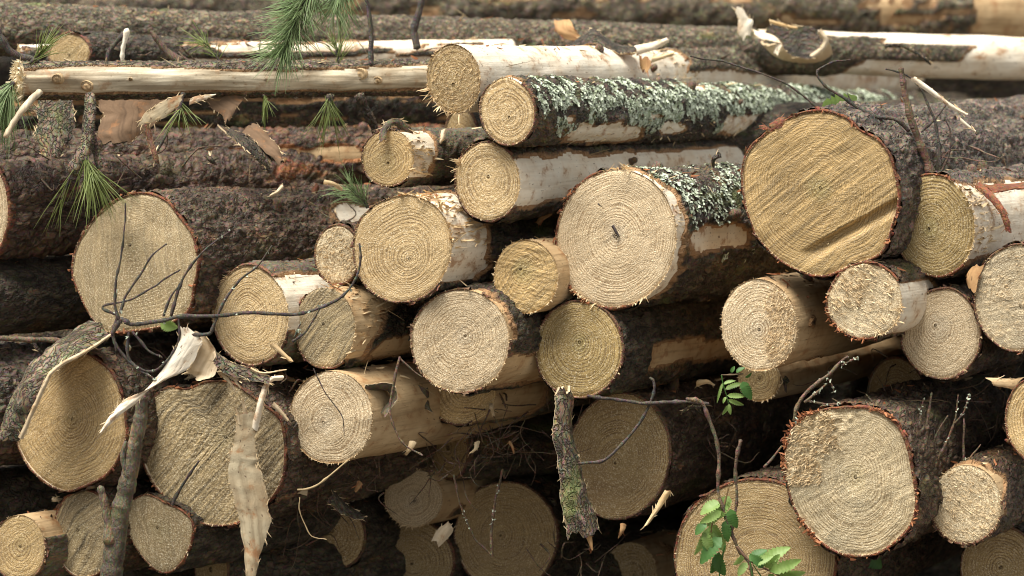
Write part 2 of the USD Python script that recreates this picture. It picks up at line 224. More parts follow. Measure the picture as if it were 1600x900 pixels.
# ------------------------------------------------------------------ a log
SIDE = np.arange(-180, 180, 1.0)
def polar_from_poly(poly, c):
    poly = np.asarray(poly, float); q = np.vstack([poly[-2:], poly, poly[:3]]); s = spline(q, 60 * len(q))
    a = np.degrees(np.arctan2(-(s[:, 1] - c[1]), s[:, 0] - c[0])); r = np.hypot(*(s - c).T); o = np.argsort(a)
    a, r = a[o], r[o]; return lambda x: np.interp((x + 180) % 360 - 180, np.r_[a[-1] - 360, a, a[0] + 360], np.r_[r[-1], r, r[0]])
def log(label, face=None, poly=None, rot=0, y=0.0, yaw=28, pitch=0.0, length=3.2, taper=.03, fyaw=None, bumps=(), pith=(0, 0), cut='cut_pale', wood='peeled_cream',
        bark='bark_brown', rim='rim_brown', t=.006, peel=None, vis=.7, fringe=(), lichen=None, axis=None, cell=(.014, .024), rag=.05, res=.0052, step=None, relief=1.0,
        seed=1, name='log', rimfuzz=.45, sawdir=40, crumbs=0, bend=0.0, swell=None, fringe_mat='chip_wood', coarse=False, visang=(-85, 115), shoulder=(), chips=(), stubs=0, litter=1.0):
    rng = np.random.default_rng(seed * 17 + 3)
    a = np.radians(SIDE)
    if axis:                                         # seen from the side: start, end (px, py, y), radii in px
        (x0, y0, d0), (x1, y1, d1), r0, r1 = axis
        C, E = P(x0, y0, d0), P(x1, y1, d1); length = np.linalg.norm(E - C); d = (E - C) / length
        R0, R1 = r0 * KPX * (4 + d0), r1 * KPX * (4 + d1); taper = (1 - R1 / R0) / length
        e2 = unit(np.array([0, 0, 1]) - d * d[2]); e1 = np.cross(d, e2); e1 = e1 * np.sign(e1.dot(CAM - C))
        O = (R0 * (1 + .03 * (fb(np.cos(a), np.sin(a), 1.3, 3, seed) - .5)))[:, None] * (np.cos(a)[:, None] * e1 + np.sin(a)[:, None] * e2); nf = -d
    else:
        cx, cy, rx, ry = face; C = P(cx, cy, y)
        th = math.radians(yaw); pt = math.radians(pitch); d = np.array([math.sin(th) * math.cos(pt), math.cos(th) * math.cos(pt), math.sin(pt)])
        fy = math.radians(yaw * .55 if fyaw is None else fyaw); nf = np.array([-math.sin(fy), -math.cos(fy), 0.0])
        if poly is not None: r = polar_from_poly(poly, (cx, cy))(SIDE)
        else:
            b = a - math.radians(rot); r = 1 / np.sqrt((np.cos(b) / rx) ** 2 + (np.sin(b) / ry) ** 2)
            r = r * (1 + .06 * (fb(np.cos(a), np.sin(a), .9, 2, seed) - .5))
        r = r * (1 + .03 * (fb(np.cos(a), np.sin(a), 4, 3, seed + 5) - .5))
        for (ba, bw, bamp) in bumps: r = r * (1 + bamp * np.exp(-(((SIDE - ba + 180) % 360 - 180) / bw) ** 2))
        D = FW + RT * ((cx + r * np.cos(a) - 800) * KPX)[:, None] + UP * ((450 - (cy - r * np.sin(a))) * KPX)[:, None]
        O = CAM + D * (nf.dot(C - CAM) / (D @ nf))[:, None] - C
    Rm = np.linalg.norm(O, axis=1).mean()
    def Oat(deg):
        deg = (np.asarray(deg) + 180) % 360; i = np.floor(deg).astype(int) % 360; f = (deg - np.floor(deg))[..., None]
        return O[i] * (1 - f) + O[(i + 1) % 360] * f
    bdir = unit(np.cross(d, [0, 0, 1]))
    def body(deg, v, h=0.0):                         # surface point at angle, distance from the cut, height above the wood
        o = Oat(deg); v = np.asarray(v)[..., None]; sc = np.maximum(1 - taper * v, .15); n = unit(o - (o @ d)[..., None] * d)
        dv = np.broadcast_to(np.asarray(deg, float), v.shape[:-1]); ca, sn, vv_ = np.cos(np.radians(dv)), np.sin(np.radians(dv)), v[..., 0]
        lump = Rm * .16 * (meshkit.fbm(np.stack([ca * 1.1 + seed, sn * 1.1, vv_ * 5.5], -1), 3, seed) - .5) * sstep(vv_, 0, .12)
        n_l = n * lump[..., None]
        return C + d * v + o * sc + n_l + n * (np.asarray(h)[..., None] if np.ndim(h) else h) + bdir * bend * (v / length) ** 2
    if not bend and not axis: bend = rng.uniform(-.06, .06)
    root = thing(name, label, 'log', 'logs stacked in the pile', C - np.array([0, 0, Rm]))
    if pith == (0, 0) and not axis: pith = (rng.uniform(-.22, .22), rng.uniform(-.22, .22))
    # cut face: a polar sheet with relief
    cell_f = .0026 if not coarse else .005
    nr = max(8, int(Rm / cell_f)); na = max(24, int(2 * np.pi * Rm / cell_f * .8)); rho = np.linspace(0, 1, nr + 1)[1:]; ad = np.arange(na) * 360 / na - 180
    RH, AD = np.meshgrid(rho, ad, indexing='ij'); o = Oat(AD); pv = Oat(np.array(0.)) * pith[0] + Oat(np.array(90.)) * pith[1]
    pos = C + pv * (1 - RH[..., None]) + o * RH[..., None]; ar = np.radians(AD); uv = np.stack([RH * Rm * np.cos(ar), RH * Rm * np.sin(ar)], -1)
    q = pos - C; e2 = unit(np.cross(nf, np.cross([0, 0, 1.0], nf))); e1 = np.cross(e2, nf) * -1; e1 = e1 * (1 if e1[0] > 0 else -1); X, Y = q @ e1, q @ e2; e1f, e2f = e1, e2
    sa = math.radians(sawdir); s1, s2 = X * math.cos(sa) + Y * math.sin(sa), -X * math.sin(sa) + Y * math.cos(sa)
    hgt = relief * (.0011 * (fb(s1 * .05, s2, 230, 3, seed) - .5) + .0010 * (fb(X, Y, 330, 2, seed + 2) - .5)) + .008 * (fb(X, Y, 14, 3, seed + 9) - .5)
    hgt -= .004 * sstep(RH, .93, 1) * (fb(X, Y, 90, 2, seed + 3))
    if step is not None: hgt = hgt + step(X / Rm, Y / Rm, fb(X, Y, 60, 3, seed + 4)) * Rm
    pos = pos + nf * hgt[..., None]
    v = np.vstack([pos.reshape(-1, 3), C + pv + nf * 0]); uvs = np.vstack([uv.reshape(-1, 2), [[0, 0]]]); f = grid_faces(nr, na, True); f = np.vstack([f[:, [0, 1, 2]], f[:, [0, 2, 3]]])
    e = np.arange(na); f = np.vstack([f, np.stack([e * 0 + nr * na, e, (e + 1) % na], 1)])
    if np.dot(np.cross(v[f[0, 1]] - v[f[0, 0]], v[f[0, 2]] - v[f[0, 0]]), nf) < 0: f = f[:, ::-1]
    part(root, 'cut_face', (v, f), cut, True, uvs)
    # wood under the bark
    fine = peel is not None
    def vrows(dv, fineto):
        r = list(np.arange(0, min(fineto, length), dv)); g = dv
        while r[-1] < length: g = min(g * 1.18, .12); r.append(r[-1] + g)
        r[-1] = length; return np.array(r)
    vr = vrows(.009 if fine else .05, vis if fine else .1); nu = 110 if fine else 48; ud = np.arange(nu + 1) * 360 / nu - 180
    V, U = np.meshgrid(vr, ud, indexing='ij'); hw = .004 * (fb(np.radians(U) * Rm, V * .25, 45, 3, seed) - .5) * (V > 0)
    if swell: hw = hw + swell(U, V)
    pw = body(U, V, hw); fw = grid_faces(len(vr), nu + 1, False); vv = np.vstack([pw.reshape(-1, 3), C + d * length + bdir * bend])
    k = (len(vr) - 1) * (nu + 1) + np.arange(nu); fw = np.vstack([fw[:, [0, 1, 2]], fw[:, [0, 2, 3]], np.stack([k, k + 1, k * 0 + len(vv) - 1], 1)])
    if np.linalg.det([O[180], O[270], d]) < 0: fw = fw[:, ::-1]
    part(root, 'peeled_wood' if fine else 'wood', (vv, fw), wood, True, np.vstack([np.stack([np.radians(U) * Rm, V], -1).reshape(-1, 2), [[0, length]]]))
    # bark shell, torn where peeled
    if peel is NONE: rag = .10
    def mask(U, V):
        m = np.full(np.shape(U), .2) if peel is None else peel(U, V)
        return m + rag * 2 * (fb(np.radians(U) * Rm, V * .6, 22, 4, seed + 11) - .5)
    def barkh(U, V):
        s = np.radians(U) * Rm; g = np.random.default_rng(seed + 50)
        us, vs = np.arange(-math.pi * Rm, math.pi * Rm + cell[0], cell[0]), np.arange(0, min(vis * 1.4, length) + cell[1], cell[1])
        GX, GY = np.meshgrid(us, vs); pts = np.stack([(GX + g.uniform(-.45, .45, GX.shape) * cell[0]) / cell[0], (GY + g.uniform(-.45, .45, GX.shape) * cell[1]) / cell[1]], -1).reshape(-1, 2)
        hs = g.uniform(0, 1, len(pts)); tx = g.uniform(-1, 1, (len(pts), 2)); wob = fb(s, V, 70, 2, seed + 21) - .5
        q = np.stack([s / cell[0] + wob * .8, V / cell[1] + wob * .6], -1); dd, ii = cKDTree(pts).query(q.reshape(-1, 2), k=2)
        edge = sstep(dd[:, 1] - dd[:, 0], .02, .3).reshape(s.shape); i0 = ii[:, 0]; dl = q.reshape(-1, 2) - pts[i0]
        pl = (hs[i0] * .45 + (dl * tx[i0]).sum(1) * .35).reshape(s.shape)
        return t * np.clip(.35 + (.3 + 1.5 * pl) * edge + 1.3 * (fb(s, V * .5, 30, 3, seed + 31) - .5) + .5 * (fb(s, V, 120, 2, seed + 33) - .5), .12, 2.2)
    rs = res if not coarse else .012
    ua, ub = visang
    ud = np.r_[np.linspace(-180, ua, max(6, int(math.radians(ua + 180) * Rm / (rs * 2.6))), endpoint=False), np.linspace(ua, ub, max(12, int(math.radians(ub - ua) * Rm / rs)), endpoint=False), np.linspace(ub, 180, max(6, int(math.radians(180 - ub) * Rm / (rs * 2.6))))]
    vb = vrows(rs, vis); V, U = np.meshgrid(vb, ud, indexing='ij'); V = V.copy(); V[0] = .003
    m = mask(U, V); h = barkh(U, V); h = np.where(m > 0, h * (.5 + .5 * sstep(m, 0, .03)) + .0006, -.0016); h[0] = np.where(m[0] > 0, h[0], -.002)
    if swell: h = h + swell(U, V)
    pb = body(U, V, h); keep = (m > 0); fq = grid_faces(len(vb), len(ud), False); kf = keep.ravel()[fq].any(1); fq = fq[kf]
    if len(fq):
        fq = np.vstack([fq[:, [0, 1, 2]], fq[:, [0, 2, 3]]])
        if np.linalg.det([O[180], O[270], d]) < 0: fq = fq[:, ::-1]
        nn_ = pb.size // 3; lab = connected_components(coo_matrix((np.ones(len(fq) * 2), (np.r_[fq[:, 0], fq[:, 1]], np.r_[fq[:, 1], fq[:, 2]])), (nn_, nn_)), False)[1][fq[:, 0]]
        ids, cnt = np.unique(lab, return_counts=True)
        for k_, c_ in sorted(zip(ids, cnt), key=lambda x: -x[1])[:14]:
            if c_ < 60: continue
            fk = fq[lab == k_]; used = np.unique(fk); re_ = np.zeros(nn_, int); re_[used] = np.arange(len(used))
            part(root, 'bark' if c_ == cnt.max() else 'bark_scrap', (pb.reshape(-1, 3)[used], re_[fk]), bark, True, np.stack([np.radians(U) * Rm, V], -1).reshape(-1, 2)[used], torn=(1 - sstep(m, 0.0, .022)).ravel()[used] if peel is not None else None)
    # the sawn edge of the bark
    n = int(2 * np.pi * Rm / .003); ad = np.linspace(-180, 180, n + 1); on = mask(ad, np.full(n + 1, .006)) > 0
    if on.any() and rim:
        j = rimfuzz * .004 * (fb(np.radians(ad) * Rm, ad * 0, 160, 3, seed + 41) - .5) * 2 + rimfuzz * rng.normal(0, .0005, n + 1); ht = .8 * t * (.75 + 1.3 * (fb(np.radians(ad) * Rm, ad * 0 + 3, 40, 4, seed + 42) - .4))
        ht = np.maximum(ht, .25 * t); base = body(ad, ad * 0, -.0008)
        rows = [base - nf * .001, body(ad, ad * 0 - .001 - np.abs(j) * .5, ht * .3) + nf * (j[:, None]), body(ad, ad * 0 - .0005, ht * .7) + nf * (j[::-1, None]) * .7, body(ad, ad * 0 + .004, ht), body(ad, ad * 0 + .016, ht * .6)]
        pr = np.stack(rows); f = grid_faces(5, n + 1, False); f = f[on[f[:, 0] % (n + 1)] & on[f[:, 1] % (n + 1)]]
        if len(f):
            f = np.vstack([f[:, [0, 1, 2]], f[:, [0, 2, 3]]]); uvr = np.stack([np.radians(np.broadcast_to(ad, (5, n + 1))) * Rm, np.broadcast_to(np.arange(5)[:, None] * .004, (5, n + 1))], -1).reshape(-1, 2)
            us = np.unique(f); re = np.zeros(pr.size // 3, int); re[us] = np.arange(len(us)); part(root, 'bark_rim', (pr.reshape(-1, 3)[us], re[f]), rim, True, uvr[us])
        if crumbs:
            ms = []
            ok = np.where(on)[0]
            wt = sstep(fb(np.radians(ad[ok]) * Rm, ad[ok] * 0, 14, 3, seed + 43), .47, .62) + .015
            for q in rng.choice(ok, crumbs, p=wt / wt.sum()):
                p = body(ad[q], np.array(0.0), t * rng.uniform(.1, 1)) + nf * rng.uniform(0, .003); ms.append(sliver(p, nf * .6 + rng.normal(0, 1, 3), rng.uniform(.002, .014) , rng.uniform(.0015, .006), rng, .9))
            part(root, 'bark_crumbs', join(ms), 'rust_chip' if rim == 'rim_rust' else rim, False, None, 'stuff')
    # torn fibres and loose flaps round the cut
    small, flaps = [], []
    if rim and not coarse:
        for q in range(int(10 * Rm / .08)):
            ad = rng.uniform(-180, 180)
            if mask(np.array([ad]), np.array([.006]))[0] < 0: continue
            out = unit(Oat(np.array(ad))); tg = unit(np.cross(out, nf)); flaps.append(sliver(body(np.array(ad), np.array(.003), t * .4), tg * rng.choice([-1, 1]) + nf * rng.uniform(0, .8) + out * rng.uniform(0, .6), rng.uniform(.006, .016), rng.uniform(.006, .013), rng, .3))
        if flaps: part(root, 'loose_bark', join(flaps), rim, True, np.concatenate([f_[0][:, [0, 2]] for f_ in flaps]), 'stuff')
    if not fringe and not coarse: a_ = rng.uniform(-160, 0); fringe = [(a_, a_ + 50, 6, .012, .004)]
    for (a0, a1, n, ln, w) in fringe:
        ctr = rng.uniform(a0, a1, max(2, n // 4)); n = int(n * 1.4)
        for q in range(n):
            ad = np.clip(rng.choice(ctr) + rng.normal(0, 4.5), a0, a1); p = body(ad, np.array(.004), -.002); out = unit(Oat(np.array(ad))); l = ln * rng.uniform(.25, 1.0) ** 1.3 * 1.15
            s = sliver(p, out * .6 + nf * 1.1 * rng.uniform(.3, 1) - d * .3 + rng.normal(0, .32, 3), l, w * rng.uniform(.35, 1.0), rng)
            if l > .019: part(root, 'splinter', s, fringe_mat)
            else: small.append(s)
    for (a0, a1, q0, q1, n, ln) in list(chips) + [(-180, 180, .1, 1, int(38 * (Rm / .08) ** 2 * (not coarse)), .0045)]:   # fibres lifted on the cut
        for q in range(n):
            ad, rh = rng.uniform(a0, a1), math.sqrt(rng.uniform(q0 ** 2, q1 ** 2)); p = C + Oat(np.array(ad)) * rh + nf * .0015; td = math.cos(sa) * e1f + math.sin(sa) * e2f
            small.append(sliver(p, td * rng.choice([-1, 1]) + nf * rng.uniform(.1, .9) + rng.normal(0, .35, 3), ln * rng.uniform(.4, 1.3), ln * rng.uniform(.12, .32), rng, .5))
    for (a0, a1, v0, v1, n) in shoulder:             # wood torn up along the side
        for q in range(n):
            ad, vv0 = rng.uniform(a0, a1), rng.uniform(v0, v1); p = body(ad, np.array(vv0), .0005); out = unit(Oat(np.array(ad)))
            small.append(sliver(p, d * rng.choice([-1, 1], p=[.7, .3]) + out * rng.uniform(.0, .35) + rng.normal(0, .12, 3), rng.uniform(.008, .04), rng.uniform(.002, .006), rng, .25))
    n = int(260 * Rm / .1 * (0 if coarse else 1))
    for q in range(n):                               # fine fuzz left by the saw
        ad = rng.uniform(-180, 180); p = body(ad, np.array(.001), -.001); out = unit(Oat(np.array(ad))); small.append(sliver(p, out * .8 + nf * .6 + rng.normal(0, .5, 3), rng.uniform(.002, .0065), rng.uniform(.0008, .002), rng))
    if small: part(root, 'torn_fibres', join(small), fringe_mat, False, None, 'stuff')
    if lichen:
        dens, count, size = lichen; ms = []; U = rng.uniform(-60, 140, count * 6); V = rng.uniform(.01, vis, count * 6)
        pr = dens(U, V) + 4.2 * (fb(np.radians(U) * Rm, V, 27, 5, seed + 60) - .5); okk = (pr > .25) & (mask(U, V) > .01); U, V, pr = U[okk][:count], V[okk][:count], pr[okk][:count]
        H = barkh(U, V); B = body(U, V, H); N = unit(body(U, V, H + .01) - B); k = 6; g = np.arange(k) * 2 * np.pi / k; vs, fs = [], []
        for i in range(len(U)):
            nn = unit(N[i] + rng.normal(0, .24, 3)); t1 = unit(np.cross(nn, rng.normal(size=3))); t2 = np.cross(nn, t1); s = size * rng.uniform(.3, 1.0) ** 1.5 * 1.5 * min(1.2, .6 + pr[i])
            rr = s * rng.uniform(.5, 1.2, k); up = s * rng.uniform(-.2, .42, k); c = B[i] + nn * s * rng.uniform(-.15, .12)
            vs.append(np.vstack([c, c + rr[:, None] * (np.cos(g)[:, None] * t1 + np.sin(g)[:, None] * t2) + up[:, None] * nn])); b = i * 7; fs.append(np.array([(b, b + 1 + q, b + 1 + (q + 1) % k) for q in range(k)]))
        k1 = int(len(vs) * .8)                        # the older, yellower patches apart
        for a_, b_, mt_ in ((0, k1, 'lichen_pale'), (k1, len(vs), 'lichen_yellow')):
            if b_ > a_: part(root, 'lichen', (np.vstack(vs[a_:b_]), np.vstack(fs[a_:b_]) - a_ * 7), mt_, False, None, 'stuff')
    if not coarse and stubs:
        for q in range(stubs):
            ad, v0 = rng.uniform(-10, 95), rng.uniform(.15, min(vis, 1.0)); b0 = body(np.array(ad), np.array(v0), -.004); out = unit(b0 - C - d * np.dot(b0 - C, d)); w_ = rng.uniform(.005, .010); l_ = rng.uniform(.010, .028)
            pts_ = np.array([b0, b0 + out * l_ * .5, b0 + out * l_ + d * rng.normal(0, .006)]); tv, tf = tube(spline(pts_, 6), np.linspace(w_ * 1.5, w_, 6) * (1 + .1 * rng.normal(size=6)), 9)
            part(root, 'branch_stub', (tv, tf), 'stick_bark', True, np.stack([tv[:, 0], tv[:, 2]], -1))
    if not coarse:                                   # crumbs, shreds and needles lying on top
        for q in range(int(litter * 60)):
            ad, v0 = rng.normal(88, 22), rng.uniform(.01, min(vis, 1.6)); p = body(np.array(ad), np.array(v0), t * .8 if mask(np.array([ad]), np.array([v0]))[0] > 0 else .001)
            LITTER[int(rng.integers(0, 3))].append(sliver(p, rng.normal(size=3) * [1, 1, .25], rng.uniform(.006, .028), rng.uniform(.002, .007), rng, .4))
        for q in range(int(litter * 7)):
            ad, v0 = rng.normal(80, 25), rng.uniform(.01, min(vis, 1.6)); LITTER[3].append(needle(body(np.array(ad), np.array(v0), t), rng.normal(size=3) * [1, 1, .3], rng.uniform(.03, .06), .0007, rng, .05))
    return root, body, mask
LITTER = [[], [], [], []]

UPTO = lambda v0, lo=-200, hi=200, off=.03: (lambda U, V: np.where((U > lo) & (U < hi), V - v0, off + V * .5))   # peeled until v0 between two angles
def BAND(lo, hi, v0=0, v1=9): return lambda U, V: np.where((V > v0) & (V < v1), np.maximum(lo - U, U - hi) * .0025, .06)   # peeled between two angles
NONE = lambda U, V: np.full(np.shape(U), -.034) - .03 * (V < .03)     # bare but for scraps of bark
MIN = lambda *fs: (lambda U, V: np.min([f(U, V) for f in fs], axis=0))
def patch(u0, du, v0, dv): return lambda U, V: (np.hypot((U - u0) / du, (V - v0) / dv) - 1) * .06
def z(o, pts, s=2.961): return [(o[0] + x / s, o[1] + y / s) for x, y in pts]

# ------------------------------------------------------------------ ground
gx, gy = np.meshgrid(np.r_[-400, -60, np.linspace(-6, 8, 90), 60, 400], np.r_[-60, -12, np.linspace(-5, 9, 90), 60, 400])
gz = .05 * (fb(gx, gy, 1.2, 4, 3) - .5) * (np.abs(gx) < 9) * (np.abs(gy) < 10) - .03
gm = usdkit.mesh(stage, '/World/ground', (np.stack([gx, gy, gz], -1).reshape(-1, 3), grid_faces(*gx.shape, False)), L['soil'], True); cd(gm.GetPrim(), kind='structure')

# ------------------------------------------------------------------ the logs with their cut ends towards us
log('peeled cream log with grey cut end, uppermost of the cut ends', (709, 123, 42, 54), rot=6, y=.02, yaw=29, pitch=2.2, taper=.055, cut='cut_brown', bark='bark_grey', peel=MIN(lambda U, V: np.minimum(V - .95 + .1 * (U < -30), (U - 12) * .004), patch(60, 18, 2.0, .28)), vis=2.6,
    fringe=[(-150, -60, 26, .028, .0035), (-178, -150, 9, .03, .004), (-60, -20, 4, .012, .003)], wood='peeled_cream', shoulder=[(-40, 100, .75, 1.05, 60)], chips=[(-180, 180, .1, 1, 160, .007)], stubs=2, seed=1, fringe_mat='splinter_wood', rim=None, rag=.09)
log('log thickly covered in pale green lichen, under the peeled cream log', (793, 174, 42, 51), rot=8, y=-.03, yaw=29, pitch=1.0, taper=.05, cut='cut_ringed', bark='bark_dark', peel=MIN(BAND(-62, -12, .88), patch(-52, 26, .33, .16), patch(100, 30, .0, .03), patch(-18, 9, .14, .02), patch(-30, 8, .22, .03), patch(-10, 7, .52, .03), patch(-38, 12, .62, .05), patch(70, 14, .8, .05)), vis=2.2, shoulder=[(-75, -5, .1, 1.1, 130)], stubs=3, seed=2, rag=.05,
    lichen=(lambda U, V: 1.0 - np.abs(U - 30) / 60 - .9 * (V < .07) - .25 * (V > 1.7), 24000, .0040), bumps=[(95, 14, .06)], fringe=[(60, 130, 8, .014, .004)], swell=lambda U, V: .012 * np.exp(-((U + 18) / 13) ** 2 - ((V - .34) / .03) ** 2))
log('small log with torn bark flap on top, left of the splintered ring-cut log', (606, 247, 41, 43), y=.06, yaw=31, pitch=1, cut='cut_gold', bark='bark_smooth', peel=UPTO(.075, -50, 75), shoulder=[(-40, 70, .0, .07, 50)], stubs=1, seed=3, t=.004, fringe=[(-60, 60, 10, .012, .003)], bumps=[(60, 20, .05)])
log('log with wide growth rings and splinters at its upper left edge, under lichen log', (762, 283, 50, 60), rot=5, y=0.0, yaw=31, pitch=1.5, cut='cut_ringed', bark='bark_dark', peel=BAND(-42, 42), stubs=2, seed=4, wood='peeled_cream', vis=.6, fringe=[(135, 205, 16, .026, .004), (60, 130, 12, .012, .004)])
log('large pale log with a dark crack at its centre, in the middle of the pile', (962, 372, 93, 108), rot=-8, y=0, yaw=31, cut='cut_pale', bark='bark_dark', rim='rim_rust', peel=MIN(UPTO(.035, -70, 100), patch(-3, 13, .14, .13)), shoulder=[(10, 100, 0, .05, 50)], stubs=2, seed=5, t=.007, vis=.85, pith=(0, .05), relief=1.1, rag=.05,
    fringe=[(-130, -35, 30, .022, .005), (-178, -140, 6, .018, .006)], crumbs=60, lichen=(lambda U, V: .75 - np.abs(U - 50) / 60, 6500, .0036))
log('biggest log with golden saw-scored cut and slanting ledge, upper right', (1284, 303, 122, 128), y=-.05, yaw=30, pitch=2.5, cut='cut_scored', bark='bark_plum', rim='rim_rust', t=.0065, stubs=3, res=.0040, seed=6, cell=(.02, .028), vis=1.4, taper=.02, pith=(-.02, .08), relief=2.0, sawdir=38,
    poly=[(1279, 174), (1249, 179), (1222, 192), (1185, 220), (1165, 247), (1161, 290), (1168, 327), (1188, 374), (1219, 405), (1256, 425), (1290, 430), (1327, 415), (1374, 395), (1394, 347), (1403, 310), (1394, 257), (1374, 223), (1340, 203), (1317, 182)],
    step=lambda X, Y, n: -.10 * sstep((X * .50 - Y * .87) + .02 * (n - .5), .50, .53) * sstep(X, -.35, .1) + .10 * sstep((X * .50 - Y * .87), .56, .72) * sstep(X, -.35, .1), crumbs=25, rimfuzz=.35)
log('log with olive-gold cut and peeled cream side, right of the biggest log', (1460, 353, 63, 79), rot=8, y=0, yaw=33, pitch=1.5, cut='cut_olive', bark='bark_plum', rim='rim_rust', peel=BAND(-48, 62), shoulder=[(-40, 60, .0, .10, 90)], stubs=2, seed=7, vis=.6, fringe=[(-30, 80, 16, .016, .006)], crumbs=20)
log('pale log with black-stained cut, cut off by the right edge of the picture', (1592, 466, 68, 82), y=-.06, yaw=30, cut='cut_stained', bark='bark_brown', chips=[(-180, 180, .1, 1, 260, .007)], seed=8, relief=1.8, fringe=[(100, 180, 6, .014, .005)], sawdir=10)
log('small rough-sawn log tucked beneath the biggest log', (1352, 470, 60, 58), y=-.08, yaw=32, cut='cut_fuzzy', bark='bark_brown', rim='rim_rust', peel=UPTO(.16, -70, 30), chips=[(60, 200, .1, 1, 160, .010), (-180, 180, .1, 1, 160, .009)], seed=9, relief=2.2, sawdir=-30, bumps=[(150, 22, -.06), (0, 25, -.05)], fringe=[(-60, -10, 18, .018, .004), (-130, -60, 10, .01, .005)], crumbs=40)
log('barkless log with half of its cut torn into fibres, above the rowan sprig', (1186, 508, 59, 73), rot=4, y=-.02, yaw=31, pitch=1, cut='cut_pale', peel=NONE, chips=[(-75, 75, .3, 1, 700, .0065)], stubs=2, seed=10, wood='peeled_tan', vis=.5, step=lambda X, Y, n: .10 * (n - .5) * sstep(X, .15, .3), fringe=[(-110, -20, 18, .008, .003)], rim=None)
log('log with pale brown rings and ragged lower edge, below the olive-gold log', (1472, 522, 60, 69), y=0, yaw=30, cut='cut_pale', bark='bark_brown', seed=11, bumps=[(-160, 14, .05), (70, 20, .03)], fringe=[(-60, 0, 8, .014, .004)])
log('large dark-barked log behind bare black twigs, left side', (212, 408, 95, 106), y=.03, yaw=32, pitch=.5, cut='cut_upright', bark='bark_brown', rim='rim_rust', t=.0065, stubs=3, res=.0040, seed=12, vis=1.3, pith=(-.1, .25), relief=1.1, sawdir=95, poly=z((0, 290), [(640, 40), (760, 70), (830, 150), (890, 240), (910, 350), (890, 480), (870, 570), (800, 625), (700, 658), (540, 675), (480, 665), (420, 600), (375, 510), (340, 420), (340, 340), (380, 240), (440, 150), (520, 80)]),
    peel=patch(38, 13, .62, .16), crumbs=18, cell=(.018, .03))
log('log crossed by the long black twig, with peeled white upper side', (392, 493, 59, 75), rot=6, y=.03, yaw=33, cut='cut_ringed', bark='bark_smooth', peel=BAND(-30, 62), seed=13, vis=.5, bumps=[(95, 18, .03)], fringe=[(100, 170, 8, .012, .003)], wood='peeled_cream')
log('log with mottled bark patches, right of the twig-crossed log', (508, 512, 47, 62), rot=2, y=.02, yaw=33, pitch=1, cut='cut_sawn', bark='bark_dark', peel=MIN(UPTO(.07, -60, 120), patch(60, 30, .2, .2), patch(-50, 25, .15, .1)), shoulder=[(-50, 110, 0, .09, 60)], stubs=1, seed=14, sawdir=40, fringe=[(-60, 30, 12, .01, .003)], vis=.6, wood='peeled_tan')
log('pale fuzzy log end peeping out behind the left of the ringed log', (527, 398, 34, 45), y=.07, yaw=30, cut='cut_fuzzy', bark='bark_brown', chips=[(-180, 180, .05, 1, 220, .008)], seed=15, relief=1.8, fringe=[(-140, -60, 8, .012, .005)])
log('yellowish ringed log with torn wood along its right shoulder, left of centre', (630, 388, 76, 83), rot=-20, y=0, yaw=33, cut='cut_ringed', bark='bark_dark', peel=UPTO(.12, -45, 110), shoulder=[(0, 95, .0, .12, 150)], seed=16, wood='peeled_cream', bumps=[(150, 20, .03)], fringe=[(-20, 75, 26, .02, .006)], fringe_mat='splinter_wood', vis=.6)
log('log with fine pale rings and frayed rim, just below centre', (720, 533, 77, 80), y=-.02, yaw=31, cut='cut_pale', bark='bark_dark', rim='rim_brown', peel=MIN(BAND(-70, -20), UPTO(.02, 0, 80)), chips=[(-180, 180, .1, 1, 90, .005)], stubs=1, seed=17, fringe=[(-60, 60, 14, .011, .005), (-140, -100, 10, .01, .005), (150, 190, 6, .01, .005)], wood='peeled_tan', relief=1.2, crumbs=20)
log('small barkless log scored by parallel saw lines, left of the cracked pale log', (822, 432, 50, 57), rot=4, y=.0, yaw=29, cut='cut_scored', peel=NONE, seed=18, wood='peeled_tan', vis=.4, relief=3.2, sawdir=-12, rim=None, fringe=[(90, 200, 8, .01, .003)])
log('olive ringed log under the cracked pale log', (905, 546, 66, 75), y=.02, yaw=31, cut='cut_olive', bark='bark_dark', peel=BAND(-30, -8, .12), stubs=2, seed=19, vis=.8, wood='peeled_tan', fringe=[(-60, 0, 10, .012, .004), (140, 180, 8, .01, .004)])
log('barkless tan log with curled bark scrap at its shoulder, lower left of centre', (517, 652, 65, 73), y=0, yaw=32, pitch=-.3, cut='cut_pale', peel=NONE, stubs=2, seed=20, wood='peeled_tan', vis=.6, rim=None, pith=(0, .0), fringe=[(-40, 40, 14, .007, .003)])
log('short shaded log end with loose bark at its left, under the finely ringed log', (722, 615, 52, 48), y=.16, yaw=32, cut='cut_gold', bark='bark_smooth', peel=UPTO(.2, -80, 60), seed=21, wood='peeled_tan')
log('large brown ringed log behind the mossy hanging bark strip', (966, 712, 78, 98), rot=-8, y=.16, yaw=31, cut='cut_brown', bark='bark_brown', rim='rim_brown', stubs=2, seed=22, vis=.8, fringe=[(150, 200, 10, .02, .005)])
log('large log half hidden by a curled bark slab, far left', (113, 665, 83, 104), y=.03, yaw=33, cut='cut_gold', bark='bark_brown', rim='rim_rust', seed=23, vis=.6, pith=(0, .1), relief=1.1, sawdir=80,
    poly=[(128, 554), (150, 563), (172, 582), (188, 615), (194, 650), (196, 680), (182, 718), (159, 745), (111, 765), (84, 761), (54, 738), (30, 701), (30, 670), (45, 625), (85, 575)])
